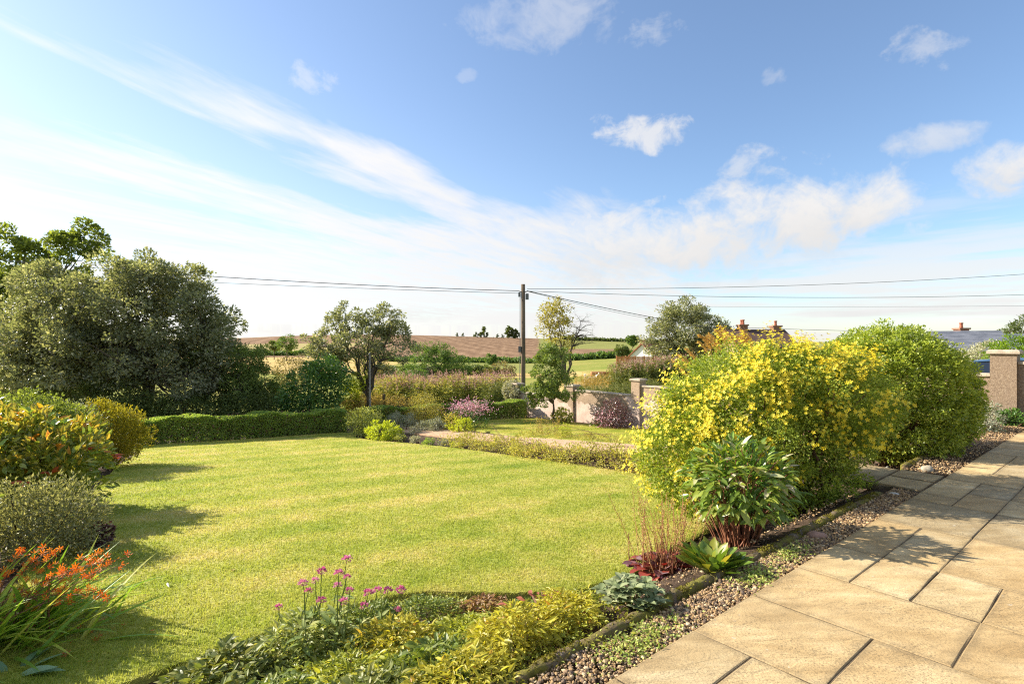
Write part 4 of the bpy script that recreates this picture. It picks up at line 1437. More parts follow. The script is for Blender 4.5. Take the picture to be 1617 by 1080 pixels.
# ------------------------------------------------------------------ trees on the left
def build_trees():
    k = dict(bmat=M['bark'])
    make_tree('old_tree', 'large spreading grey green tree with forked trunk behind the hedge', at(228, 20.5),
              [B(200, 500, 20.5, 150, 100, 3.0), B(85, 520, 20.5, 110, 95, 2.6), B(315, 545, 20.5, 68, 75, 1.8), B(150, 575, 20, 150, 65, 2.4), B(235, 455, 20.5, 85, 55, 2.0), B(290, 590, 20, 80, 45, 1.5), B(40, 590, 20.5, 90, 60, 2)],
              90000, 0.125, 0.075, G['grey_tree'], M['bark'], 0.20, 1.5, 520, 0.50, 9, seed=3, stems=2, fill=(0.3, 1.0))
    make_tree('tall_tree', 'taller bright green tree rising behind the grey green tree at far left', at(62, 27),
              [B(120, 410, 27, 48, 55, 1.6), B(40, 430, 27, 60, 60, 1.8), B(-30, 470, 27, 70, 80, 2), B(135, 370, 27, 22, 28, .8), B(25, 385, 27, 22, 24, .8), B(60, 500, 27, 90, 60, 2)],
              20000, 0.17, 0.13, G['sycamore'], M['bark'], 0.16, 2.6, 130, 0.5, 7, seed=4, stems=3, spread=0.16)
    make_tree('thicket_tree', 'slender dark tree stem with sparse leaves at far left edge', at(22, 24),
              [B(20, 560, 24, 60, 50, 1.5), B(70, 600, 24, 60, 40, 1.5)], 5000, 0.11, 0.08, G['sycamore'], M['bark'], 0.10, 1.8, 60, 0.5, 5, seed=14, stems=3, spread=.3)
    make_tree('hawthorn_tree', 'bushy green tree at the right end of the dark thicket', at(372, 20.8),
              [B(362, 580, 20.8, 50, 50, 1.2), B(402, 608, 20.8, 38, 40, 1.1), B(355, 622, 20.6, 60, 34, 1.2), B(390, 568, 20.8, 30, 34, .9), B(425, 625, 20.8, 22, 26, .8)],
              22000, 0.085, 0.045, G['willow'], M['bark'], 0.09, 0.9, 150, 0.34, 6, seed=5, fill=(0.4, 1))
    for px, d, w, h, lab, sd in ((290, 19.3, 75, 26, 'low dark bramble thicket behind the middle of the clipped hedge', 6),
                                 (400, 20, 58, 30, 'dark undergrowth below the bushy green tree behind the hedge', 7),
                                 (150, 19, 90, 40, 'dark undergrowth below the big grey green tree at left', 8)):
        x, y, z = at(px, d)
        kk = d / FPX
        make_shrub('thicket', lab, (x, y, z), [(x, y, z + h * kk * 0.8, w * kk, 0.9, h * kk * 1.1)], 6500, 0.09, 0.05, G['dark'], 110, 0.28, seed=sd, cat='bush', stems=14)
    make_shrub('laurel_bush', 'glossy dark green rounded bush behind the hedge left of the forked tree', at(505, 20.2),
               [B(505, 610, 20.2, 46, 42, 1.0), B(485, 630, 20.2, 45, 28, .9), B(520, 590, 20.2, 28, 26, .7)], 7500, 0.11, 0.06, G['laurel'], 130, 0.26, seed=9, cat='bush', stems=9)
    make_shrub('hawthorn_bush', 'dull brownish bush beyond the glossy dark bush', at(460, 34),
               [B(462, 588, 34, 26, 28, 1.1), B(446, 605, 34, 24, 22, 1)], 3500, 0.11, 0.06, G['brownish'], 70, 0.34, seed=10, cat='bush')
    make_shrub('sapling', 'small bright lime green shrub left of the forked trunk', at(556, 22.5),
               [B(556, 622, 22.5, 18, 26, .5), B(568, 600, 22.5, 12, 18, .4)], 1600, 0.09, 0.055, G['lime'], 40, 0.2, seed=11)
    make_tree('ornamental_tree', 'round headed small tree with forked trunk at the end of the path', at(581, 22.6),
              [B(570, 532, 22.6, 66, 45, 1.5), B(510, 552, 22.6, 36, 42, 1.0), B(622, 545, 22.6, 34, 42, 1.0), B(540, 505, 22.6, 38, 24, .9), B(610, 505, 22.6, 34, 22, .9), B(520, 575, 22.6, 30, 18, .8)],
              15000, 0.10, 0.062, G['grey_tree'], M['bark'], 0.10, 0.9, 170, 0.26, 13, seed=12, fill=(0.35, 1.0))
    make_tree('conifer_tree', 'dense mid green conifer bush beyond the wildflower bank', at(688, 44),
              [B(690, 572, 44, 36, 30, 1.8), B(710, 585, 44, 30, 26, 1.4), B(672, 560, 44, 22, 24, 1.1), B(655, 595, 40, 20, 22, 1)],
              9000, 0.16, 0.08, G['conifer'], M['bark'], 0.14, 0.7, 130, 0.4, 6, seed=13, fill=(.5, 1))
    cx = at(905, 40)[0]
    make_tree('half_bare_tree', 'half bare tree with a few olive leaves on its left side', at(893, 40),
              [B(880, 505, 40, 34, 32, 1.4), B(920, 520, 40, 30, 30, 1.4), B(892, 530, 40, 44, 28, 1.4), B(876, 488, 40, 22, 16, 1)],
              2600, 0.17, 0.10, G['olive'], M['bark'], 0.16, 0.8, 150, 0.42, 9, seed=15, fill=(0.3, 1.0), bare=lambda c: c[0] > cx - 0.15 or c[2] < 0.9)
    make_tree('apple_tree', 'small green tree on the second lawn in front of the garden wall', at(874, 20.2),
              [B(868, 588, 20.2, 36, 36, .8), B(886, 612, 20.2, 30, 28, .7), B(852, 618, 20.2, 26, 26, .6), B(870, 562, 20.2, 24, 18, .6)],
              9500, 0.08, 0.052, G['willow'], M['bark'], 0.04, 0.75, 90, 0.2, 7, seed=16, fill=(.35, 1))
    make_tree('round_tree', 'dense round crowned olive grey tree in front of the cottages', at(1090, 50),
              [B(1085, 520, 50, 58, 44, 3.2), B(1050, 535, 50, 38, 30, 2.2), B(1122, 525, 50, 32, 30, 2), B(1085, 495, 50, 40, 24, 2), B(1090, 550, 50, 55, 22, 2.4)],
              20000, 0.20, 0.12, G['grey_tree'], M['bark'], 0.25, 1.2, 200, 0.62, 8, seed=17, fill=(.5, 1))
    make_tree('dark_tree', 'dark green tree top beyond the slate roofs at the right edge', at(1625, 55),
              [B(1625, 525, 55, 40, 26, 2), B(1600, 532, 55, 22, 16, 1.4)], 5000, 0.2, 0.12, G['dark'], M['bark'], 0.2, 1.5, 70, 0.6, 5, seed=18)
    for px, py, w, h, d, lab, sd, gm in (
            (453, 541, 17, 11, 230, 'lone rounded tree on the ploughed hillside at left', 20, 'conifer'),
            (433, 546, 10, 6, 240, 'small dark bush beside the lone hillside tree', 21, 'dark'),
            (775, 567, 9, 9, 190, 'small dark tree in the field hedge left of the pole', 22, 'conifer'),
            (790, 584, 24, 12, 100, 'wide brownish hawthorn in the green field left of the pole', 23, 'brownish'),
            (981, 553, 12, 10, 180, 'dark round field tree left of the white gabled cottage', 24, 'dark'),
            (999, 537, 9, 7, 420, 'distant tree on the skyline left of the round crowned tree', 25, 'conifer'),
            (590, 583, 26, 18, 60, 'dull green bush seen through the stems of the forked tree', 26, 'brownish'),
            (640, 598, 20, 20, 48, 'soft green bush left of the dense conifer', 27, 'willow')):
        x, y, z = at(px, d)
        kk = d / FPX
        zc = zpx(py, d)
        z = min(z, zc - h * kk * 0.7)
        make_tree('field_tree', lab, (x, y, z), [(x, y, zc, w * kk, w * kk * .8, h * kk), (x + w * kk * .4, y, zc - h * kk * .3, w * kk * .6, w * kk * .6, h * kk * .7)],
                  1500, 2.6 * kk, 1.6 * kk, G[gm], M['bark'], w * kk * 0.06, max(0.2, (zc - z) * 0.5), 36, w * kk * 0.28, 4, seed=sd, group='trees out in the fields')
    g = np.random.default_rng(33)
    # conifers standing on the skyline
    for i, (px, hh) in enumerate(((722, 3), (731, 3), (752, 4), (758, 4), (764, 8), (769, 4), (786, 3), (793, 3), (803, 9), (808, 8), (813, 7), (817, 6))):
        d = 620
        x, y = (px - 808.5) / FPX * d, d
        z = float(T(x, y))
        kk = d / FPX
        H = hh * kk * 1.9
        wd = g.uniform(.16, .5)
        C = np.array([(x + g.normal(0, wd * H * (1.15 - q)), y + g.normal(0, .1 * H), z + H * q) for q in np.linspace(.1, 1, 16)])
        t = thing('skyline_conifer', 'tiny dark conifer on the far ploughed skyline, %s from the left of its row' % ('first second third fourth fifth sixth seventh eighth ninth tenth eleventh twelfth'.split()[i]), 'tree', (x, y, z), 'conifers on the skyline')
        MB().tube([(x, y, z - 1), (x, y, z + H * .45)], [.25, .1], 5).build('trunk', M['bark'], t)
        lv = MB()
        leaves_on(lv, g, C, np.tile([0, 0, 1.0], (16, 1)), 600, H * .10, H * .16, H * .10, LEAF2)
        lv.build('crown', G['dark'], t)


build_trees()


# ------------------------------------------------------------------ hedges
def clipped_hedge(label, a0, a1, b0, b1, h, n, seed, L=0.045, W=0.028):
    g = np.random.default_rng(seed)
    x, y = ab((a0 + a1) / 2, (b0 + b1) / 2)
    t = thing('clipped_hedge', label, 'hedge', (x, y, float(T(x, y))))
    area = np.array([(a1 - a0) * h, (a1 - a0) * (b1 - b0) * 1.3, (b1 - b0) * h, (b1 - b0) * h])
    side = g.choice(4, n, p=area / area.sum())
    a = g.uniform(a0, a1, n)
    b = g.uniform(b0, b1, n)
    q = g.uniform(0.0, 1.0, n)
    dep = np.abs(g.normal(0, 0.03, n))
    N = np.zeros((n, 3))
    nrm = np.array([(-MB_[0], -MB_[1], 0), (0, 0, 1), (-UA[0], -UA[1], 0), (UA[0], UA[1], 0)])
    N = nrm[side]
    b = np.where(side == 0, b0 + dep, b)
    q = np.where(side == 1, 1 - dep / h, q)
    a = np.where(side == 2, a0 + dep, np.where(side == 3, a1 - dep, a))
    x, y = ab(a, b)
    bul = 0.025 * np.sin(a * 3.1) + 0.02 * np.sin(a * 7.3 + b * 4)
    z = T(x, y) + (h + bul) * q
    P = np.stack([x, y, z], -1) + N * (bul[:, None] - 0.03)
    D = N * 0.7 + g.normal(0, 0.6, (n, 3)) + np.array([0, 0, 0.35])
    NN = N * 0.7 + np.array([0, 0, .4]) + g.normal(0, 0.5, (n, 3))
    s = g.uniform(.7, 1.3, n)
    V, F = leaf_arrays(P, D, NN, L * s, W * s, LEAF2)
    MB().add(V, F, np.repeat(g.normal(0.5, .2, n).clip(0, 1), 4)).build('foliage', G['hedge'], t)
    # woody framework inside
    st = MB()
    for i in range(int((a1 - a0) * 9)):
        aa, bb = g.uniform(a0 + .08, a1 - .08), g.uniform(b0 + .12, b1 - .12)
        x, y = ab(aa, bb)
        z = float(T(x, y))
        for _ in range(3):
            st.tube([(x, y, z - .05), (x + g.normal(0, .06), y + g.normal(0, .06), z + h * .5), (x + g.normal(0, .12), y + g.normal(0, .12), z + h * .9)], [.012, .009, .004], 4)
    na = int((a1 - a0) / 0.25)
    for i in range(na):
        for j in range(3):
            for kq in range(3):
                aa = a0 + .1 + (a1 - a0 - .2) * (i + .5) / na
                bb = b0 + .1 + (b1 - b0 - .2) * (j + .5) / 3
                x, y = ab(aa, bb)
                P0 = np.array([[x, y, float(T(x, y)) + h * (.15 + .3 * kq)]])
                nl = 14
                PP = P0 + g.normal(0, .09, (nl, 3))
                V, F = leaf_arrays(PP, rdirs(nl, g), rdirs(nl, g), np.full(nl, .09), np.full(nl, .07), LEAF2)
                st.add(V, F)
    st.build('branches', M['stem_brown'], t)
    return t


clipped_hedge('long low clipped green hedge closing the far end of the main lawn', -2.5, 7.0, 16.9, 17.6, 0.72, 60000, 40)
clipped_hedge('clipped hedge continuing right behind the flower border and path end', 7.9, 15.1, 17.3, 17.95, 0.70, 36000, 41)


def field_hedge(label, p0, p1, h, w, n, seed, mat, L):
    g = np.random.default_rng(seed)
    (x0, y0), (x1, y1) = p0, p1
    q = g.random(n)
    sx = g.normal(0, w / 2, n)
    dx, dy = x1 - x0, y1 - y0
    le = math.hypot(dx, dy)
    x = x0 + dx * q - dy / le * sx
    y = y0 + dy * q + dx / le * sx
    hh = h * (1 + 0.25 * np.sin(q * le / h * .9) * np.sin(q * le / h * .37 + 1))
    z = T(x, y) + hh * (1 - g.random(n) ** 1.6 * 0.95)
    V, F = leaf_arrays(np.stack([x, y, z], -1), rdirs(n, g), rdirs(n, g) + np.array([0, 0, .6]), L * g.uniform(.6, 1.3, n), L * .7 * g.uniform(.6, 1.3, n), LEAF2)
    o = MB().add(V, F, np.repeat(g.normal(.45, .2, n).clip(0, 1), 4)).build('field_hedge', mat, origin=(x0, y0, float(T(x0, y0))))
    tag(o, label, 'hedge', 'hedgerows between the fields')


field_hedge('dark field hedgerow above the straw coloured field at left', (-190, 282), (-88, 284), 2.2, 3, 5000, 50, G['conifer'], 1.2)
field_hedge('dark field hedgerow below the ploughed slope left of the pole', (-60, 226), (14, 206), 1.6, 3, 5000, 51, G['conifer'], 1.0)
field_hedge('field hedgerow below the green pasture right of the half bare tree', (14, 215), (90, 232), 1.8, 3, 5000, 52, G['conifer'], 1.5)
field_hedge('distant hedge line along the skyline right of the pole', (60, 640), (220, 640), 2.2, 4, 3000, 53, G['dark'], 3.0)
field_hedge('rough hedge bottom of the green field behind the wildflower bank', (-30, 112), (-2, 100), 1.6, 1.5, 4000, 54, G['dark'], 0.6)


# ------------------------------------------------------------------ wildflower banks, rough grass
def wild_bank(name, label, pts, n, h, seed, lmat, tipmat, tip_h=0.35, cat='wildflowers', spread=1.0, blade_w=1.0):
    """tall weeds standing along a line: stems with narrow leaves, faded flower spikes on top"""
    g = np.random.default_rng(seed)
    pts = np.array(pts, float)
    seg = np.linalg.norm(np.diff(pts, axis=0), axis=1)
    cum = np.concatenate([[0], np.cumsum(seg)])
    q = g.uniform(0, cum[-1], n)
    x = np.interp(q, cum, pts[:, 0]) + g.normal(0, spread * .35, n)
    y = np.interp(q, cum, pts[:, 1]) + g.normal(0, spread, n)
    z = T(x, y)
    H = h * g.uniform(.7, 1.15, n) * (1 + .12 * np.sin(q * 1.7))
    t = thing(name, label, cat, (pts[0, 0], pts[0, 1], float(T(pts[0, 0], pts[0, 1]))), kind='stuff')
    nl = 16
    base = np.repeat(np.stack([x, y, z], -1), nl, 0)
    hh = g.uniform(.02, .92, n * nl) * np.repeat(H, nl)
    lean = np.repeat(g.normal(0, .08, (n, 2)), nl, 0) * hh[:, None]
    P = base + np.stack([lean[:, 0], lean[:, 1], hh], -1)
    D = rdirs(n * nl, g) * np.array([1, 1, .5]) + np.array([0, 0, .35])
    V, F = leaf_arrays(P, D, rdirs(n * nl, g) + np.array([0, 0, .8]), .15 * h * g.uniform(.6, 1.3, n * nl), .035 * h * blade_w, LEAF2)
    MB().add(V, F, np.repeat((g.normal(.5, .2, n * nl) + .25 * (hh / h - .5)).clip(0, 1), 4)).build('leaves', lmat, t)
    if tipmat:
        m = 12
        k = np.repeat(g.random(n) < .6, m)
        base = np.repeat(np.stack([x, y, z + H * .86], -1), m, 0)[k]
        mm = len(base)
        u = g.random(mm)
        P = base + np.stack([g.normal(0, .012 * h, mm) * (1.2 - u), g.normal(0, .012 * h, mm) * (1.2 - u), u * tip_h * h], -1)
        V, F = leaf_arrays(P, rdirs(mm, g) + np.array([0, 0, .5]), rdirs(mm, g), .05 * h * g.uniform(.6, 1.2, mm), .022 * h, LEAF2)
        MB().add(V, F, np.repeat(g.random(mm), 4)).build('flower_spikes', tipmat, t)
    st = MB()
    for i in range(0, n, 3):
        st.tube([(x[i], y[i], z[i] - .05), (x[i] + g.normal(0, .03), y[i] + g.normal(0, .03), z[i] + H[i])], [.008 * h, .004 * h], 3, cap=False)
    st.build('stalks', M['stem_green'], t)
    return t


def line(*pp):
    return [at(px, d)[:2] for px, d in pp]


wild_bank('willowherb_bank', 'long bank of tall wildflowers with faded pink tips behind the border', line((600, 26), (660, 28), (730, 30), (800, 33)), 1500, 1.5, 60, G['wild'], G['faded_pink'], .26, spread=1.3)
wild_bank('willowherb_bank', 'dark tall wildflower bank with pink haze in front of the wooden fence', line((975, 43), (1010, 44), (1075, 46)), 900, 1.9, 61, G['wild_dark'], G['faded_pink'], .16, spread=1.2)
wild_bank('willowherb_bank', 'dark rough weeds behind the ivy pillar beside the pole', line((765, 28), (800, 29)), 260, 1.2, 62, G['wild_dark'], None, spread=.8)
wild_bank('rough_grass', 'tall dry grass around the foot of the forked tree', line((545, 22.6), (580, 23.3), (640, 23.6)), 420, .95, 63, G['straw'], None, cat='grass', spread=.6, blade_w=.6)
wild_bank('rough_grass', 'dark rough grass at the foot of the wildflower bank right of the wall tree', line((900, 34), (960, 34), (1040, 35)), 900, .9, 64, G['wild_dark'], None, cat='grass', spread=.9, blade_w=.8)
wild_bank('rough_grass', 'golden dry grass patch between half bare tree and wooden fence', line((915, 50), (950, 52), (985, 55)), 500, 1.2, 65, G['straw'], None, cat='grass', spread=2.5, blade_w=.6)


# ------------------------------------------------------------------ far garden furniture: posts, fence, feeder pole
def build_posts():
    for px, d, h, lab in ((535, 23.0, 1.0, 'reddish brown wooden post between the glossy dark bush and forked tree'),
                          (606, 23.2, 1.0, 'grey wooden fence post in the dry grass right of the forked tree')):
        x, y, z = at(px, d)
        o = MB().box((x, y, z + h / 2 - .1), (.1, .1, h + .2), chamfer=.02).build('fence_post', M['pole'], origin=(x, y, z))
        tag(o, lab, 'post')
    x, y, z = at(584, 21.9)
    p = thing('garden_pole', 'pale slim metal pole standing in front of the forked tree', 'pole', (x, y, z))
    MB().tube([(x, y, z - .1), (x, y, zpx(560, 21.9))], [.045, .04], 8).build('post', M['bark_pale'], p)
    MB().tube([(x - .02, y, zpx(560, 21.9)), (x + .02, y, zpx(557, 21.9))], [.05, .03], 8).build('finial', M['metal'], p)
    x, y, z = at(815, 24.6)
    h = zpx(598, 24.6) - z
    o = MB().box((x, y, z + h / 2), (.12, .12, h), chamfer=.02).build('gate_post', M['pole'], origin=(x, y, z))
    tag(o, 'short brown wooden post rising behind the ivy covered pillar', 'post')
    # wooden fence in front of the white cottage
    wm = noise_mat('orange_timber', [(0, (0.34, 0.15, 0.06)), (1, (0.52, 0.27, 0.12))], 2, 0.85, squash=(1, 1, .2))
    x0, y0, z0 = at(974, 62)
    x1, y1, z1 = at(1062, 60)
    f = thing('wooden_fence', 'orange brown wooden board fence in front of the white gabled cottage', 'fence', (x0, y0, z0))
    n = 44
    top = zpx(563, 61)
    g = np.random.default_rng(2)
    for i in range(n):
        q = (i + .5) / n
        x, y = x0 + (x1 - x0) * q, y0 + (y1 - y0) * q
        z = float(T(x, y))
        tp = top + g.normal(0, .015)
        MB().box((x, y, (tp + z) / 2), ((x1 - x0) / n - .012, .025, tp - z)).build('board', wm, f)
    for i in range(7):
        q = i / 6
        x, y = x0 + (x1 - x0) * q, y0 + (y1 - y0) * q + .08
        z = float(T(x, y))
        MB().box((x, y, (top + .1 + z) / 2), (.12, .12, top + .1 - z)).build('post', wm, f)
    # things lying in the rough plot: low timber stack, white post, pale sheeting
    x, y, z = at(948, 58)
    s = thing('timber_stack', 'low stack of orange timber lying in the rough plot', 'timber', (x, y, z))
    for i in range(4):
        for j in range(2):
            MB().box((x, y + j * .5, z + .35 + i * .26), (2.0, .4, .22), rotz(.04 * (i - 1))).build('plank', wm, s)
    for i in (-.8, .8):
        MB().box((x + i, y + .25, z + .12), (.15, 1.0, .26)).build('bearer', wm, s)
    x, y, z = at(924, 56)
    o = MB().box((x, y, z + .55), (.22, .18, 1.3), chamfer=.03).build('gate_post', M['white'], origin=(x, y, z))
    tag(o, 'short white post left of the timber stack', 'post')
    x, y, z = at(936, 57)
    V, F = [], []
    for i in range(7):
        for j in range(5):
            V.append((x - .7 + i * .23, y - .4 + j * .2, z + .45 + .25 * math.sin(i * 1.3 + j) * math.cos(j * 1.1) + .1 * i))
    for dz in (0,):
        F += [(i * 5 + j, (i + 1) * 5 + j, (i + 1) * 5 + j + 1, i * 5 + j + 1) for i in range(6) for j in range(4)]
    V2 = [(p[0], p[1], z) for p in V]
    n = len(V)
    rim = [i * 5 for i in range(7)] + [30 + j for j in range(1, 5)] + [i * 5 + 4 for i in range(5, -1, -1)] + [3, 2, 1]
    F += [(rim[k], rim[(k + 1) % len(rim)], n + rim[(k + 1) % len(rim)], n + rim[k]) for k in range(len(rim))]
    o = MB().add(V + V2, F).build('tarpaulin', M['white'], origin=(x, y, z), smooth=True)
    tag(o, 'crumpled white tarpaulin heaped beside the timber stack', 'tarpaulin')


build_posts()


# ------------------------------------------------------------------ borders round the lawn
def low_shrub(name, label, px, d, wpx, hpx, n, L, W, mat, seed, cat='shrub', dep=None, up=.3, tmpl=LEAF2, lump=.1, nclump=None, **kw):
    """mound standing on the ground: width and height in photograph pixels at distance d"""
    x, y, z = at(px, d)
    k = d / FPX
    w, h = wpx * k / 2, hpx * k
    nc = nclump or max(20, n // 60)
    cr = max(w, h) * 0.22
    return make_shrub(name, label, (x, y, z), [(x, y, z + h * .42, w * .88, (dep or w * .88), h * .56)], n, L, W, mat, nc, cr, seed=seed, cat=cat, tmpl=tmpl, up=up, lump=lump, **kw)


def build_border():
    low_shrub('euonymus_bush', 'rounded pale green bush at the corner of the main lawn', 576, 16.6, 62, 46, 4200, .05, .03, G['varieg'], 70)
    low_shrub('variegated_plant', 'low yellow green leafy clump at the lawn edge below the pale bush', 605, 15.6, 58, 30, 1500, .09, .035, G['lime'], 71, cat='plant')
    low_shrub('lavender_mat', 'silvery low mat of foliage behind the path end', 632, 17.9, 62, 26, 2200, .05, .018, G['silver_pale'], 72, cat='plant')
    low_shrub('silver_clump', 'small silvery clump at the near side of the hedge right of the path', 680, 17.6, 52, 18, 1500, .06, .03, G['silver_pale'], 73, cat='plant')
    low_shrub('golden_bush', 'round olive gold bush in front of the second clipped hedge', 672, 19.0, 66, 58, 5200, .045, .025, G['olive'], 74)
    low_shrub('catmint_clump', 'grey green clump at the left end of the path', 655, 16.7, 26, 14, 500, .05, .02, G['silver'], 75, cat='plant')
    for i, (px, d, w, h, mat, lab) in enumerate((
            (632, 15.3, 22, 12, 'varieg', 'yellowish edging plant nearest the leafy clump at the lawn edge'),
            (655, 14.8, 24, 11, 'silver', 'grey green cushion plant at the lawn edge'),
            (678, 14.4, 22, 10, 'hedge', 'dark green cushion plant at the lawn edge'),
            (700, 14.0, 20, 11, 'silver_pale', 'pale silvery cushion plant at the lawn edge'),
            (722, 13.7, 24, 10, 'lime', 'bright green cushion plant at the lawn edge beside the bank'))):
        low_shrub('edging_plant', lab, px, d, w, h, 420, .045, .02, G[mat], 80 + i, cat='plant')
    # pink flowered perennials beside the path
    t, C, O, g = low_shrub('phlox_plant', 'pink flowered bushy plant beside the path in front of the hedge', 742, 18.4, 62, 42, 1500, .07, .03, G['laurel'], 90, cat='plant')
    x, y, z = at(742, 18.4)
    fl = MB()
    n = 1300
    P = np.stack([x + g.normal(0, .34, n), y + g.normal(0, .3, n), z + .62 + g.normal(0, .14, n) + .1], -1)
    V, F = leaf_arrays(P, rdirs(n, g) + np.array([0, 0, .4]), rdirs(n, g), np.full(n, .045), np.full(n, .04), LEAF2)
    tag(fl.add(V, F, np.repeat(g.random(n), 4)).build('flowers', G['pink'], t), kind='stuff')
    low_shrub('bronze_plant', 'small bronze and lime leaved plant left of the pink flowers', 712, 18.0, 30, 26, 500, .09, .03, G['bank'], 91, cat='plant')
    low_shrub('fern_clump', 'bright green fern like clump below the pink flowers', 728, 17.0, 44, 22, 700, .10, .025, G['lime'], 92, cat='plant')
    # bank planting between lawn and path
    x, y = ab(7.95, 8.0)
    bl = []
    for b in np.arange(4.4, 11.6, .55):
        xx, yy = ab(7.85 + .12 * math.sin(b * 2.1), b)
        bl.append((xx, yy, float(T(xx, yy)) + .10, .45, .40, .24 + .05 * math.sin(b * 3)))
    make_shrub('bank_planting', 'long low olive and russet planting on the bank between lawn and path', (x, y, float(T(x, y))), bl, 21000, .042, .024, G['bank'], 330, .17, seed=93, cat='plants', stems=60, stem_r=.006, inner=.15)
    # second lawn border along the path
    bl = []
    for b in np.arange(4.5, 12.5, .8):
        xx, yy = ab(10.15 + .1 * math.sin(b * 3), b)
        bl.append((xx, yy, float(T(xx, yy)) + .05, .42, .35, .10))
    x, y = ab(10.1, 8)
    make_shrub('low_border', 'thin low border of small plants along the second lawn', (x, y, float(T(x, y))), bl, 4500, .05, .02, G['bank'], 110, .12, seed=94, cat='plants', stems=20, stem_r=.005, inner=.1)
    wild_bank('dry_stalks', 'sparse dry stalks standing by the path in front of the second lawn', line((835, 16.2), (860, 15.7), (890, 15.2)), 45, .55, 95, G['straw'], None, cat='dry stalks', spread=.25, blade_w=.35)
    wild_bank('grass_tuft', 'green grassy tuft beside the dry stalks along the path', line((884, 15.0), (900, 14.8)), 60, .4, 96, G['lime'], None, cat='grass', spread=.15, blade_w=.5)
    # plants against the wall
    t, C, O, g = low_shrub('hydrangea_bush', 'dusky pink flowering bush against the peeling wall', 968, 18.4, 66, 46, 2600, .06, .04, G['purple'], 97)
    x, y, z = at(968, 18.4)
    n = 160
    P = np.stack([x - .2 + g.normal(0, .3, n), y - .3 + g.normal(0, .2, n), z + .42 + g.normal(0, .16, n)], -1)
    V, F = leaf_arrays(P, rdirs(n, g), rdirs(n, g), np.full(n, .06), np.full(n, .05), LEAF2)
    tag(MB().add(V, F, np.repeat(g.random(n), 4)).build('flowers', G['pink'], t), kind='stuff')
    low_shrub('hosta_clump', 'light green leafy clump beside the small tree at the wall', 888, 20.4, 40, 24, 500, .13, .06, G['varieg'], 98, cat='plant')
    low_shrub('fern_clump', 'low green clump at the foot of the wall left of the dusky bush', 945, 19.2, 30, 12, 300, .09, .03, G['hedge'], 99, cat='plant')
    # ivy over the wall end
    x, y = ab(15.5, 18.4)
    z = float(T(x, y))
    make_shrub('ivy', 'silvery ivy covering the end pillar of the garden wall', (x, y, z), [(x - .1, y - .12, z + .6, .44, .42, .8), (x - .2, y - .1, z + 1.15, .46, .4, .34)], 4500, .07, .06, G['silver'], 60, .13, seed=100, cat='ivy', stems=6)


build_border()


# ------------------------------------------------------------------ part meshes: leaves and flowers of their own
def part_mesh(name, V, F, mat, smooth=True):
    mb = MB().add(V, F)
    me = mesh_data(name, np.concatenate(mb.V), mb.F, None, smooth)
    me.materials.append(mat)
    return me


def leaf_part(name, w, mat, droop=.25, fold=.12, nseg=5, tip=1.0, wave=0.0, ovate=.45):
    """a single leaf of length 1 along +X, with a midrib fold and a drooping tip"""
    V, F = [], []
    for i in range(nseg + 1):
        t = i / nseg
        hw = w / 2 * max(0.04, math.sin(math.pi * min(1, t ** (math.log(.5) / math.log(ovate)))) ** .75 if 0 < t < 1 else 0.04)
        z = -droop * t * t
        wz = wave * math.sin(t * 9)
        V += [(t, -hw, z + fold * hw * 2 + wz), (t, 0, z), (t, hw, z + fold * hw * 2 - wz)]
    for i in range(nseg):
        o = i * 3
        F += [(o, o + 3, o + 4, o + 1), (o + 1, o + 4, o + 5, o + 2)]
    return part_mesh(name, V, F, mat)


def frame(D, N):
    X = unit(np.asarray(D, float))
    Y = unit(np.cross(N, X))
    return np.stack([X, Y, np.cross(X, Y)], -1)


def flower_part(name, mat, petals=5, cup=.25, center=None, w=.75):
    V, F = [(0, 0, 0)], []
    for k in range(petals):
        a = 2 * math.pi * k / petals
        da = math.pi / petals * w
        o = len(V)
        for rr, an, z in ((.55, a - da, cup * .4), (1.0, a - da * .45, cup), (1.0, a + da * .45, cup * 1.05), (.55, a + da, cup * .45)):
            V.append((rr * math.cos(an), rr * math.sin(an), z))
        F += [(0, o, o + 1, o + 2), (0, o + 2, o + 3)]
    return part_mesh(name, V, F, mat, False)


PM = {}


def obj_leaf(name, stops, **kw):
    return leaf_mat(name, stops, source='obj', **kw)


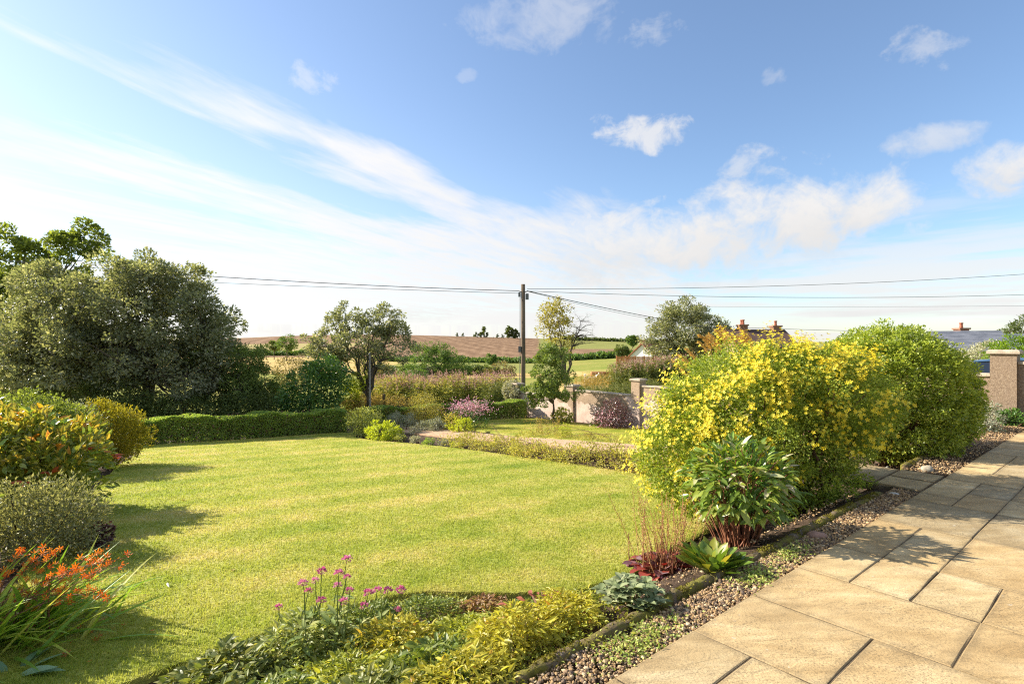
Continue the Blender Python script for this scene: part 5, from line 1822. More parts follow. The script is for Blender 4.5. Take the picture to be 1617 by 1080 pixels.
# ------------------------------------------------------------------ big yellow flowering bush
def build_flowering_bush():
    base = np.array([3.05, 5.75, float(T(3.05, 5.75))])
    blobs = [(2.66, 5.85, .70, 1.0, .95, .80), (1.98, 5.75, .28, .58, .70, .62), (3.35, 5.85, .80, .70, .75, .56), (2.15, 5.7, .52, .52, .6, .45), (2.85, 5.7, .90, .75, .6, .52)]
    t, C, O, g = make_shrub('flowering_bush', 'big rounded bush covered in yellow flowers beside the lawn', base, blobs, 100000, .032, .017, G['hyper'], 900, .135, seed=110,
                            stems=40, stem_r=.014, lump=.06, inner=.25, fill=(.78, 1.0))
    # drooping lower sprays
    low = MB()
    CL = np.array([(3.2 + g.normal(0, .35), 5.35 + g.normal(0, .18), g.uniform(-.12, .30)) for _ in range(46)])
    CL = CL[to_ab(CL[:, 0], CL[:, 1])[1] > 1.95]
    leaves_on(low, g, CL, unit(np.tile([0.2, -1, .2], (len(CL), 1))), 4500, .13, .036, .015, up=.1, zmin=.02)
    low.build('lower_sprays', G['hyper'], t)
    fm = obj_leaf('yellow_petal', [(0, (0.66, 0.50, 0.015)), (.6, (0.79, 0.65, 0.03)), (1, (0.84, 0.74, 0.10))], trans=.3, rough=.5, tcol=(1.1, 1.0, .5))
    fj = leaf_mat('yellow_petal_mass', [(0, (0.66, 0.50, 0.015)), (.6, (0.79, 0.65, 0.03)), (1, (0.84, 0.74, 0.10))], trans=.3, rough=.5, tcol=(1.1, 1.0, .5))
    me = flower_part('flower', fm, 5, .35)
    n = 5200
    cc = g.integers(0, len(C), 950)                      # flowers stand in clusters at the shoot ends
    cp = C[cc] + O[cc] * .10 + rdirs(950, g) * .08
    j = g.integers(0, 950, n * 3)
    k = cc[j]
    P = cp[j] + g.normal(0, .042, (n * 3, 3)) + O[k] * .03
    toward = P[:, 1] < 6.3
    lowcut = P[:, 2] > (-.30 + .55 * sstep(P[:, 0], 2.2, 3.6)) + g.uniform(0, .35, len(P))
    dens = g.random(len(P)) < (0.25 + .75 * sstep(O[k][:, 2] * .6 - O[k][:, 0] * .7 + .25, -.5, .6))
    ok = np.nonzero(toward & lowcut & dens)[0][:n]
    P = P[ok]
    N = unit(O[k][ok] * 1.0 + np.array([-.35, -.25, .45]) + g.normal(0, .35, (len(P), 3)))
    vis = -(N @ np.array([0, -1.0, .1]))
    order = np.argsort(np.linalg.norm(P - np.array([0, 0, CAM_Z]), axis=1) + vis * .8)
    s = .0168 * g.uniform(.6, 1.35, len(P))
    for i in order[:300]:
        R = frame(np.cross(N[i], rdirs(1, g)[0]), N[i])
        inst('flower', me, t, P[i], R, s[i])
    rest = order[300:]
    tv = np.array([v.co[:] for v in me.vertices])
    mb = MB()
    polys = [tuple(p.vertices) for p in me.polygons]
    quads = np.array([p for p in polys if len(p) == 4])
    tris = np.array([p for p in polys if len(p) == 3])
    allV, m = [], len(tv)
    for i in rest:
        R = frame(np.cross(N[i], rdirs(1, g)[0]), N[i])
        allV.append((tv * s[i]) @ R.T + P[i])
    V = np.concatenate(allV)
    off = (np.arange(len(rest)) * m)[:, None, None]
    mb.add(V, (quads[None] + off).reshape(-1, 4), np.repeat(g.random(len(rest)), m))
    mb.F.append((tris[None] + off).reshape(-1, 3))
    tag(mb.build('flowers', fj, t), kind='stuff')


build_flowering_bush()


def build_round_bush():
    x, y = 5.42, 7.75
    z = float(T(x, y))
    blobs = [(5.42, 7.75, .78, 1.06, 1.0, .96), (5.0, 7.65, .84, .72, .8, .74), (5.85, 7.7, .74, .62, .75, .76), (5.35, 7.7, 1.0, .92, .85, .68), (5.5, 7.55, .35, .85, .75, .55)]
    make_shrub('round_bush', 'large dense round green bush beyond the side path', (x, y, z), blobs, 80000, .038, .023, G['green_bush'], 1300, .10, seed=111, stems=30, stem_r=.016, lump=.02, fill=(.82, 1.0), inner=.2)


build_round_bush()


# ------------------------------------------------------------------ ornamental grass behind the flowering bush
def build_plumes():
    g = np.random.default_rng(112)
    x, y, z = at(1120, 7.6)
    t = thing('plume_grass', 'golden feathery grass plumes rising behind the yellow flowering bush', 'grass', (x, y, z))
    pm = leaf_mat('golden_plume', [(0, (0.52, 0.33, 0.12)), (.5, (0.68, 0.48, 0.20)), (1, (0.78, 0.62, 0.34))], .45, .7, .2)
    st = MB()
    for i in range(26):
        px = g.uniform(1062, 1190)
        d = 7.6 + g.normal(0, .18)
        topy = 566 - 40 * sstep(px, 1060, 1130) + g.normal(0, 5)
        tip = np.array([(px - 808.5) / FPX * d, d, zpx(topy, d)])
        b0 = np.array([x + g.normal(0, .18), y + g.normal(0, .12), z])
        mid = tip + np.array([.20, 0, -.42])
        u = np.linspace(0, 1, 9)[:, None]
        P = (1 - u) ** 2 * b0 + 2 * u * (1 - u) * (mid + np.array([.05, 0, .25])) + u * u * tip
        st.tube(P, np.linspace(.004, .002, 9), 4)
        # feathery head along the last part of the stalk, bending over to the left
        m = 150
        q = g.uniform(.0, 1, m)
        head = tip + np.array([.12, 0, -.24]) * (1 - q)[:, None] + np.array([-.06, 0, -.03]) * (q ** 3)[:, None]
        hp = head + g.normal(0, .012, (m, 3)) * (1.2 - q)[:, None]
        V, F = leaf_arrays(hp, np.tile([-.75, 0, .25], (m, 1)) + g.normal(0, .3, (m, 3)), rdirs(m, g), .05 * g.uniform(.6, 1.2, m), np.full(m, .007), LEAF2)
        MB().add(V, F, np.repeat(g.random(m), 4)).build('plume', pm, t)
    st.build('stalks', M['stem_straw'], t)
    n = 500
    P = np.stack([x + g.normal(0, .3, n), y + g.normal(0, .2, n), z + g.uniform(0, .5, n)], -1)
    V, F = leaf_arrays(P, g.normal(0, .5, (n, 3)) + np.array([0, 0, 1]), rdirs(n, g), .55 * g.uniform(.5, 1, n), np.full(n, .012), LEAF6)
    MB().add(V, F, np.repeat(g.random(n), 8)).build('blades', G['straw'], t)


build_plumes()


# ------------------------------------------------------------------ peony, near bed plants
def build_peony():
    g = np.random.default_rng(120)
    bx, by = 1.80, 4.25
    bz = float(T(bx, by))
    t = thing('peony', 'leafy bush of long pointed leaves on red stems at the bed edge', 'plant', (bx, by, bz))
    mats = [obj_leaf('peony_leaf', [(0, (0.06, 0.095, 0.016)), (.5, (0.115, 0.16, 0.024)), (1, (0.20, 0.22, 0.04))], trans=.4, rough=.32, spec=.6),
            obj_leaf('peony_pale_leaf', [(0, (0.17, 0.20, 0.08)), (.5, (0.26, 0.25, 0.13)), (1, (0.36, 0.27, 0.20))], trans=.25, rough=.35, spec=.6)]
    meshes = [[leaf_part('leaf', w, m, dr, .22, ovate=.42) for w, dr in ((.36, .15), (.40, .32), (.32, .25))] for m in mats]
    joined = leaf_mat('peony_leaf_mass', [(0, (0.045, 0.09, 0.015)), (.5, (0.095, 0.16, 0.022)), (1, (0.18, 0.23, 0.04))], .32, .32, .6)
    ctr = np.array([bx, by, bz + .50])
    R = np.array([.42, .42, .32])
    groups = 150
    cand = []
    st = MB()
    for i in range(groups):
        q = (i + .5) / groups
        zz = 1 - 1.8 * q
        ph = i * 2.39996 + g.normal(0, .15)
        d = np.array([math.cos(ph) * math.sqrt(max(0, 1 - zz * zz)), math.sin(ph) * math.sqrt(max(0, 1 - zz * zz)), zz])
        p = ctr + d * R * g.uniform(.72, .98)
        if i % 2 == 0:
            b0 = np.array([bx + g.normal(0, .06), by + g.normal(0, .06), bz - .04])
            st.tube(curve_pts(b0, p, g, 7, .12, .03), np.linspace(.0075, .003, 7), 5)
        out = unit(d * np.array([1, 1, .55]) + np.array([0, 0, .28]))
        k = int(g.integers(4, 7))
        for j in range(k):
            side = unit(np.cross(out, [0, 0, 1.0]) + 1e-3)
            sp = (j - (k - 1) / 2) / k * 2.0
            D = unit(out + side * sp * 1.1 + np.array([0, 0, .30 - .75 * (1 - max(0, d[2]))]) * .8 + g.normal(0, .28, 3))
            N = unit(d * .4 + np.array([0, 0, 1.0]) + g.normal(0, .2, 3))
            cand.append((p + g.normal(0, .012, 3), D, N, g.uniform(.075, .125), d))
    for i in range(46):     # bare red stems at the foot
        b0 = np.array([bx + g.normal(0, .075), by + g.normal(0, .075), bz - .04])
        e = b0 + np.array([(b0[0] - bx) * 1.3 + g.normal(0, .03), (b0[1] - by) * 1.3, g.uniform(.26, .38)])
        st.tube(curve_pts(b0, e, g, 4, 0, .02), np.linspace(.0065, .005, 4), 5)
    tag(st.build('stems', M['stem_red'], t), 'cluster of red upright stems')
    eye = np.array([0, 0, CAM_Z])
    key = [(-(unit(eye - ctr) @ c[4]) + .15 * g.normal()) for c in cand]
    order = np.argsort(key)
    for i in order[:300]:
        p, D, N, L, d = cand[i]
        pale = 1 if (d[2] > .1 and g.random() < .22) or g.random() < .05 else 0
        inst('leaf', meshes[pale][int(g.integers(0, 3))], t, p, frame(D, N), L)
    mb = MB()
    rest = order[300:]
    P, D, N, L = (np.array([cand[i][k] for i in rest]) for k in range(4))
    V, F = leaf_arrays(P, D, N, L, L * .3, LEAF6)
    mb.add(V, F, np.repeat(g.random(len(rest)), 8))
    n = 420
    d = rdirs(n, g)
    P = ctr + d * R * g.uniform(.25, .7, (n, 1))
    V, F = leaf_arrays(P, d + g.normal(0, .4, (n, 3)), rdirs(n, g) + np.array([0, 0, 1]), .11 * g.uniform(.8, 1.2, n), np.full(n, .034), LEAF6)
    mb.add(V, F, np.repeat(g.random(n) * .6, 8))
    tag(mb.build('inner_leaves', joined, t), kind='stuff')


build_peony()


def rosette(name, label, base, n, L, w, mats, seed, spread=.5, rise=.7, z0=0.0, rad=.12, cat='plant', droop=.3, fold=.15, ovate=.5, wave=0.0, stalk=None):
    """leaves that spring from one crown and arch outwards, each a part of its own"""
    g = np.random.default_rng(seed)
    t = thing(name, label, cat, base)
    ms = [[leaf_part('leaf', w * q, m, droop * q2, fold, wave=wave, ovate=ovate) for q, q2 in ((1, 1), (1.15, .6), (.85, 1.3))] for m in mats]
    st = MB()
    base = np.array(base)
    for i in range(n):
        ph = i * 2.39996 + g.normal(0, .2)
        q = math.sqrt((i + .5) / n)
        r = rad * q
        el = rise * (1.25 - q * spread * 1.6) + g.normal(0, .12)
        D = np.array([math.cos(ph) * math.cos(el), math.sin(ph) * math.cos(el), math.sin(el)])
        p = base + np.array([math.cos(ph) * r, math.sin(ph) * r, z0 * (1 - q * .6) + .01])
        N = np.array([-math.cos(ph) * math.sin(el), -math.sin(ph) * math.sin(el), math.cos(el)]) + g.normal(0, .25, 3)
        st.tube([base + np.array([0, 0, -.02]), (base + p) / 2, p], [.004, .004, .003], 4)
        k = int(g.integers(0, len(mats)))
        inst('leaf', ms[k][int(g.integers(0, 3))], t, p, frame(D, N), L * g.uniform(.75, 1.2))
    st.build('leaf_stalks', stalk or M['stem_green'], t)
    return t, g


def gpt(px, py, lift=0.0):
    x, y, z = hit(px, py)
    return (x, y, z + lift)


def build_near_bed():
    gl = [obj_leaf('fleshy_leaf', [(0, (0.07, 0.13, 0.02)), (.6, (0.12, 0.19, 0.03)), (1, (0.22, 0.26, 0.04))], trans=.35, rough=.3, spec=.6, gain=1.25),
          obj_leaf('fleshy_lime_leaf', [(0, (0.20, 0.24, 0.03)), (1, (0.38, 0.32, 0.05))], trans=.4, rough=.35, gain=1.1)]
    rosette('bergenia', 'clump of glossy bright green paddle leaves beside the dark purple plant', gpt(1125, 900), 80, .165, .40, [gl[0], gl[0], gl[0], gl[1]], 130, spread=.42, rise=1.2, rad=.11, droop=.14, ovate=.62)
    pl = [obj_leaf('heuchera_leaf', [(0, (0.045, 0.016, 0.02)), (.6, (0.11, 0.045, 0.05)), (1, (0.24, 0.16, 0.17))], trans=.15, rough=.3, spec=.6),
          obj_leaf('heuchera_red_leaf', [(0, (0.10, 0.018, 0.014)), (1, (0.22, 0.05, 0.035))], trans=.3, rough=.35, tcol=(1.5, .5, .4))]
    b = gpt(1052, 905)
    t, g = rosette('heuchera', 'dark purple leaved plant with tall dry seed stalks at the bed edge', b, 95, .085, .85, pl, 131, spread=.85, rise=.75, rad=.22, z0=.08, droop=.2, ovate=.55, wave=.02, stalk=M['stem_red'])
    x, y, z = b
    seedm = leaf_mat('dry_seed', [(0, (0.30, 0.13, 0.05)), (.6, (0.50, 0.28, 0.12)), (1, (0.64, 0.46, 0.26))], .25, .7)
    for i in range(40):
        h = g.uniform(.36, .60)
        b0 = np.array([x + g.normal(0, .10), y + g.normal(0, .06), z])
        e = b0 + np.array([g.normal(0, .085) + (b0[0] - x) * .55, g.normal(0, .05), h])
        P = curve_pts(b0, e, g, 7, 0, .02)
        s = MB().tube(P, np.linspace(.0032, .0014, 7), 4).build('stalk', M['stem_straw'], t)
        m = 46
        q = g.uniform(.38, 1, m)
        S = np.stack([np.interp(q, np.linspace(0, 1, 7), P[:, k]) for k in range(3)], -1) + g.normal(0, .009, (m, 3))
        V, F = leaf_arrays(S, rdirs(m, g) + np.array([0, 0, .4]), rdirs(m, g), .012 * g.uniform(.6, 1.3, m), np.full(m, .007), LEAF2)
        tag(MB().add(V, F, np.repeat(g.random(m), 4)).build('seed_head', seedm, s, origin=np.array(world_loc(s))), kind='stuff')
    # young red shoots in the middle of the purple plant
    sh = MB()
    for i in range(46):
        b0 = np.array([x + g.normal(0, .09), y + g.normal(0, .07), z])
        sh.tube(curve_pts(b0, b0 + np.array([g.normal(0, .03), g.normal(0, .03), g.uniform(.12, .24)]), g, 4, 0, .03), np.linspace(.005, .003, 4), 5)
    sh.build('shoots', M['stem_red'], t)
    # woolly leaved clump
    wl = [obj_leaf('woolly_leaf', [(0, (0.14, 0.18, 0.085)), (.6, (0.24, 0.28, 0.14)), (1, (0.36, 0.38, 0.21))], trans=.25, rough=.85, spec=.1, gain=1.15)]
    g = np.random.default_rng(132)
    x, y, z = gpt(1000, 958)
    t = thing('woolly_plant', 'low clump of grey green woolly leaves between lawn and mossy edging', 'plant', (x, y, z))
    ms = [leaf_part('leaf', w, wl[0], .25, .2, ovate=.55) for w in (.55, .62, .7)]
    st = MB()
    for i in range(44):
        a, r = g.uniform(0, 6.28), math.sqrt(g.random()) * .19
        c = np.array([x + math.cos(a) * r, y + math.sin(a) * r * .8, z + .05 + .09 * (1 - (r / .2) ** 2) + g.normal(0, .01)])
        st.tube([(x, y, z - .02), (c + np.array([x, y, z])) / 2 + np.array([0, 0, .01]), c], [.004, .003, .003], 4)
        for j in range(6):
            ph = j * 1.05 + g.normal(0, .2)
            el = g.uniform(.25, .7)
            D = np.array([math.cos(ph) * math.cos(el), math.sin(ph) * math.cos(el), math.sin(el)])
            inst('leaf', ms[j % 3], t, c, frame(D, np.array([-D[0], -D[1], 1.2])), g.uniform(.04, .062))
    st.build('stalks', M['stem_green'], t)
    # small rosettes of bright moss on the gravel, weeds in the joint between gravel and terrace
    mm = leaf_mat('moss_cushion', [(0, (0.20, 0.24, 0.02)), (1, (0.42, 0.40, 0.06))], .2, .9)
    for i, (px, py, s, lab) in enumerate(((1085, 962, .028, 'nearest small yellow green moss cushion on the gravel'), (1137, 934, .026, 'small yellow green moss cushion on the gravel below the paddle leaved plant'))):
        x, y, z = gpt(px, py)
        g = np.random.default_rng(140 + i)
        n = 260
        d = rdirs(n, g)
        d[:, 2] = np.abs(d[:, 2])
        P = np.array([x, y, z]) + d * np.array([s, s, s * .7])
        V, F = leaf_arrays(P, d, rdirs(n, g), np.full(n, .012), np.full(n, .006), LEAF2)
        o = MB().add(V, F, np.repeat(g.random(n), 4)).build('moss_cushion', mm, origin=(x, y, z))
        tag(o, lab, 'moss')
    for i, (px, py, sx, sy, n, lab) in enumerate(((1195, 917, .12, .06, 700, 'small green weeds at the terrace edge near the paddle leaved plant'),
                                                 (1015, 1020, .16, .07, 900, 'green weeds creeping along the nearest gravel at the terrace edge'),
                                                 (1250, 880, .13, .05, 520, 'small weeds at the terrace edge below the peony'))):
        x, y, z = gpt(px, py)
        g = np.random.default_rng(150 + i)
        q = g.normal(0, 1, (n, 2))
        px_, py_ = q[:, 0] * sx, q[:, 1] * sy
        X, Y = x + UA[0] * px_ + MB_[0] * py_, y + UA[1] * px_ + MB_[1] * py_
        kb = to_ab(X, Y)[1] > 1.51
        X, Y = X[kb], Y[kb]
        n = len(X)
        P = np.stack([X, Y, np.maximum(T(X, Y), -.03) + g.uniform(.0, .035, n)], -1)
        D = rdirs(n, g)
        D[:, 2] = np.abs(D[:, 2]) * .6
        V, F = leaf_arrays(P, D, rdirs(n, g) + np.array([0, 0, 1.3]), .022 * g.uniform(.6, 1.2, n), np.full(n, .012), LEAF2)
        o = MB().add(V, F, np.repeat(g.random(n), 4)).build('weeds', leaf_mat('weed_leaf%d' % i, [(0, (0.12, 0.18, 0.03)), (1, (0.32, 0.38, 0.10))], .35, .5), origin=(x, y, z))
        tag(o, lab, 'weeds', kind='stuff')


build_near_bed()


# ------------------------------------------------------------------ ground cover at the front, with pink flowers
def build_ground_cover():
    g = np.random.default_rng(160)
    poly = [(.42, 3.0), (.5, 2.3), (.9, 1.74), (1.9, 1.76), (2.5, 1.95), (2.62, 2.3), (2.55, 2.75), (2.25, 3.05), (1.85, 3.25), (1.2, 3.30), (.75, 3.25)]
    cols = leaf_mat('ground_cover_leaf', [(0, (0.06, 0.08, 0.014)), (.3, (0.15, 0.17, 0.025)), (.55, (0.27, 0.26, 0.035)), (.85, (0.44, 0.34, 0.05)), (1, (0.42, 0.17, 0.04))], .42, .4, .4, patch=.9, patch_scale=1.7)
    darkc = leaf_mat('dark_cover_leaf', [(0, (0.035, 0.055, 0.018)), (.6, (0.085, 0.12, 0.035)), (1, (0.20, 0.21, 0.08))], .3, .4, .5)
    x, y = ab(1.5, 2.5)
    t = thing('ground_cover', 'dense yellow green ground cover spilling over the front bed', 'ground cover', (x, y, float(T(x, y))), kind='stuff')
    pal = {
        'gold': [(0, (0.13, 0.13, 0.02)), (.45, (0.28, 0.25, 0.03)), (.8, (0.44, 0.33, 0.045)), (1, (0.42, 0.19, 0.04))],
        'lime': [(0, (0.09, 0.11, 0.015)), (.5, (0.21, 0.23, 0.03)), (1, (0.36, 0.32, 0.05))],
        'green': [(0, (0.045, 0.07, 0.014)), (.5, (0.11, 0.145, 0.025)), (1, (0.24, 0.24, 0.05))],
        'dark': [(0, (0.06, 0.08, 0.02)), (.5, (0.125, 0.145, 0.035)), (1, (0.26, 0.24, 0.07))],
        'grey': [(0, (0.10, 0.13, 0.04)), (.5, (0.19, 0.215, 0.07)), (1, (0.32, 0.31, 0.12))],
        'russet': [(0, (0.09, 0.04, 0.022)), (.5, (0.20, 0.11, 0.05)), (1, (0.30, 0.24, 0.08))]}
    pal = {k: leaf_mat(k + '_cover_leaf', v, .42, .45, .35, gain=1.75) for k, v in pal.items()}
    mounds = [  # a, b, half sizes, height, colour, leaf length and width, count
        (.62, 2.95, .22, .28, .19, 'dark', .055, .026, 1500), (.70, 2.50, .25, .30, .17, 'green', .045, .020, 1300), (1.02, 3.05, .26, .24, .22, 'grey', .070, .020, 1100),
        (1.05, 2.55, .28, .28, .15, 'lime', .046, .016, 1500), (1.42, 3.15, .22, .18, .17, 'green', .036, .018, 1200), (1.40, 2.72, .25, .26, .20, 'gold', .050, .017, 1500),
        (1.35, 2.25, .28, .26, .14, 'green', .052, .022, 1200), (1.78, 3.02, .24, .22, .15, 'green', .030, .015, 1500), (1.78, 2.58, .22, .24, .13, 'lime', .048, .016, 1300),
        (1.75, 2.15, .26, .24, .19, 'gold', .052, .016, 1600), (2.12, 2.92, .20, .14, .09, 'russet', .036, .017, 800), (2.18, 2.55, .20, .22, .11, 'green', .040, .020, 900),
        (2.12, 2.18, .24, .22, .17, 'gold', .050, .015, 1500), (2.42, 2.40, .18, .20, .12, 'lime', .044, .014, 900), (1.30, 1.95, .30, .18, .15, 'gold', .048, .016, 1100),
        (.95, 2.15, .28, .22, .14, 'dark', .050, .024, 1000), (2.40, 2.72, .14, .12, .08, 'green', .034, .010, 350),
        (1.3, 2.6, .95, .70, .10, 'lime', .032, .014, 5200), (1.1, 2.75, .75, .55, .13, 'green', .034, .016, 2600), (2.0, 2.35, .55, .55, .10, 'lime', .03, .013, 2400)]

    def mound(a, b):
        return max([m[4] * max(0, 1 - ((a - m[0]) / m[2]) ** 2 - ((b - m[1]) / m[3]) ** 2) for m in mounds])
    for ma, mb_, ra, rb, mh, kind, L, W, n in mounds:
        n = int(n * 1.35)
        q = np.sqrt(g.random(n))
        ph = g.uniform(0, 6.28, n)
        rag = 1 + .18 * np.sin(ph * 3 + ma * 9) + .1 * np.sin(ph * 7 + mb_ * 5)
        A, Bb = ma + ra * 1.12 * q * rag * np.cos(ph), mb_ + rb * 1.12 * q * rag * np.sin(ph)
        ok = Bb > 1.66
        A, Bb, q, ph = A[ok], Bb[ok], q[ok], ph[ok]
        m = len(A)
        X, Y = ab(A, Bb)
        h = mh * (1 - q ** 2 * .85) * (1 + .22 * np.sin(A * 23) * np.sin(Bb * 19))
        P = np.stack([X, Y, T(X, Y) + h * (1 - g.random(m) ** 1.7 * .75)], -1)
        az = ph + math.atan2(UA[1], UA[0]) + g.normal(0, 1.1, m)
        D = np.stack([np.cos(az), np.sin(az), g.normal(.30, .5, m)], -1)
        N = np.stack([g.normal(0, .4, m), g.normal(0, .4, m), np.ones(m)], -1)
        s_ = g.gamma(9, 1 / 9, m).clip(.45, 1.6)
        V, F = leaf_arrays(P, D, N, L * .8 * s_, W * .85 * s_ * g.uniform(.75, 1.25, m), LEAF6)
        MB().add(V, F, np.repeat(g.normal(.48, .22, m).clip(0, 1), 8)).build('foliage', pal[kind], t)
    st = MB()
    for i in range(260):
        a, b = g.uniform(-.2, 2.5), g.uniform(1.85, 3.2)
        X, Y = ab(a, b)
        z = float(T(X, Y))
        e = np.array([X + g.normal(0, .08), Y + g.normal(0, .08), z + mound(a, b) * .9])
        st.tube(curve_pts((X, Y, z - .02), e, g, 4, 0, .1), [.003, .003, .002, .0015], 4)
    st.build('stems', M['stem_brown'], t)
    # a few red leaves and dead heads as a clump of its own
    x, y, z = gpt(860, 985)
    rl = [obj_leaf('red_cover_leaf', [(0, (0.12, 0.03, 0.02)), (1, (0.30, 0.10, 0.05))], trans=.3, tcol=(1.5, .6, .5))]
    t2, _ = rosette('red_clump', 'small dark red leaved patch in the ground cover near the lawn edge', (x, y, z + .03), 46, .055, .4, rl, 161, spread=.9, rise=.7, rad=.24, z0=.10, droop=.25, stalk=M['stem_red'])
    # broad grey green valerian leaves with pink flower heads
    x, y, z = gpt(520, 1010)
    vl = [obj_leaf('valerian_leaf', [(0, (0.10, 0.14, 0.04)), (.6, (0.18, 0.22, 0.07)), (1, (0.30, 0.31, 0.12))], trans=.4, rough=.5, spec=.25)]
    t3 = thing('valerian', 'grey green leafy plant with round pink flower heads at the lawn edge', 'plant', (x, y, z))
    lm = [leaf_part('leaf', w, vl[0], .2, .2, ovate=.4) for w in (.28, .34, .3)]
    heads = [(440, 958), (478, 921), (487, 933), (508, 902), (507, 948), (535, 905), (548, 883), (533, 924), (552, 932), (548, 911), (582, 936), (596, 932), (613, 932), (632, 932), (628, 962), (543, 949), (575, 956), (498, 916)]
    fh = obj_leaf('pink_floret', [(0, (0.55, 0.13, 0.28)), (.5, (0.66, 0.22, 0.38)), (1, (0.74, 0.38, 0.48))], trans=.3, tcol=(1.1, .85, 1.0))
    n = 70
    d = rdirs(n, g)
    d[:, 2] = np.where(d[:, 2] < -.3, -d[:, 2], d[:, 2])
    V, F = leaf_arrays(d * g.uniform(.3, .8, (n, 1)), d, rdirs(n, g), np.full(n, .42), np.full(n, .42), LEAF2)
    head_me = part_mesh('flower_head', V, F, fh, False)
    for i, (px, py) in enumerate(heads):
        dd = 3.02 + .12 * math.sin(i * 2.3) + (.12 if px > 560 else 0) + (.15 if py < 890 else 0)
        tip = np.array([(px - 808.5) / FPX * dd, dd, zpx(py, dd)])
        foot = np.array([tip[0] * .75 + x * .25 + g.normal(0, .03), tip[1] - .10, 0])
        foot[2] = float(T(foot[0], foot[1]))
        P = curve_pts(foot, tip, g, 7, 0, .04)
        s = MB().tube(P, np.linspace(.004, .0022, 7), 5).build('flower_stem', M['stem_green'], t3)
        h = inst('flower_head', head_me, s, tip, rotz(g.uniform(0, 6)), g.uniform(.021, .031))
        for j in range(9):
            q = P[0] + (P[-1] - P[0]) * g.uniform(.05, .6)
            ph = g.uniform(0, 6.28)
            D = np.array([math.cos(ph), math.sin(ph), g.uniform(.1, .8)])
            inst('leaf', lm[j % 3], t3, q, frame(D, np.array([-D[0] * .4, -D[1] * .4, 1])), g.uniform(.055, .095))


build_ground_cover()


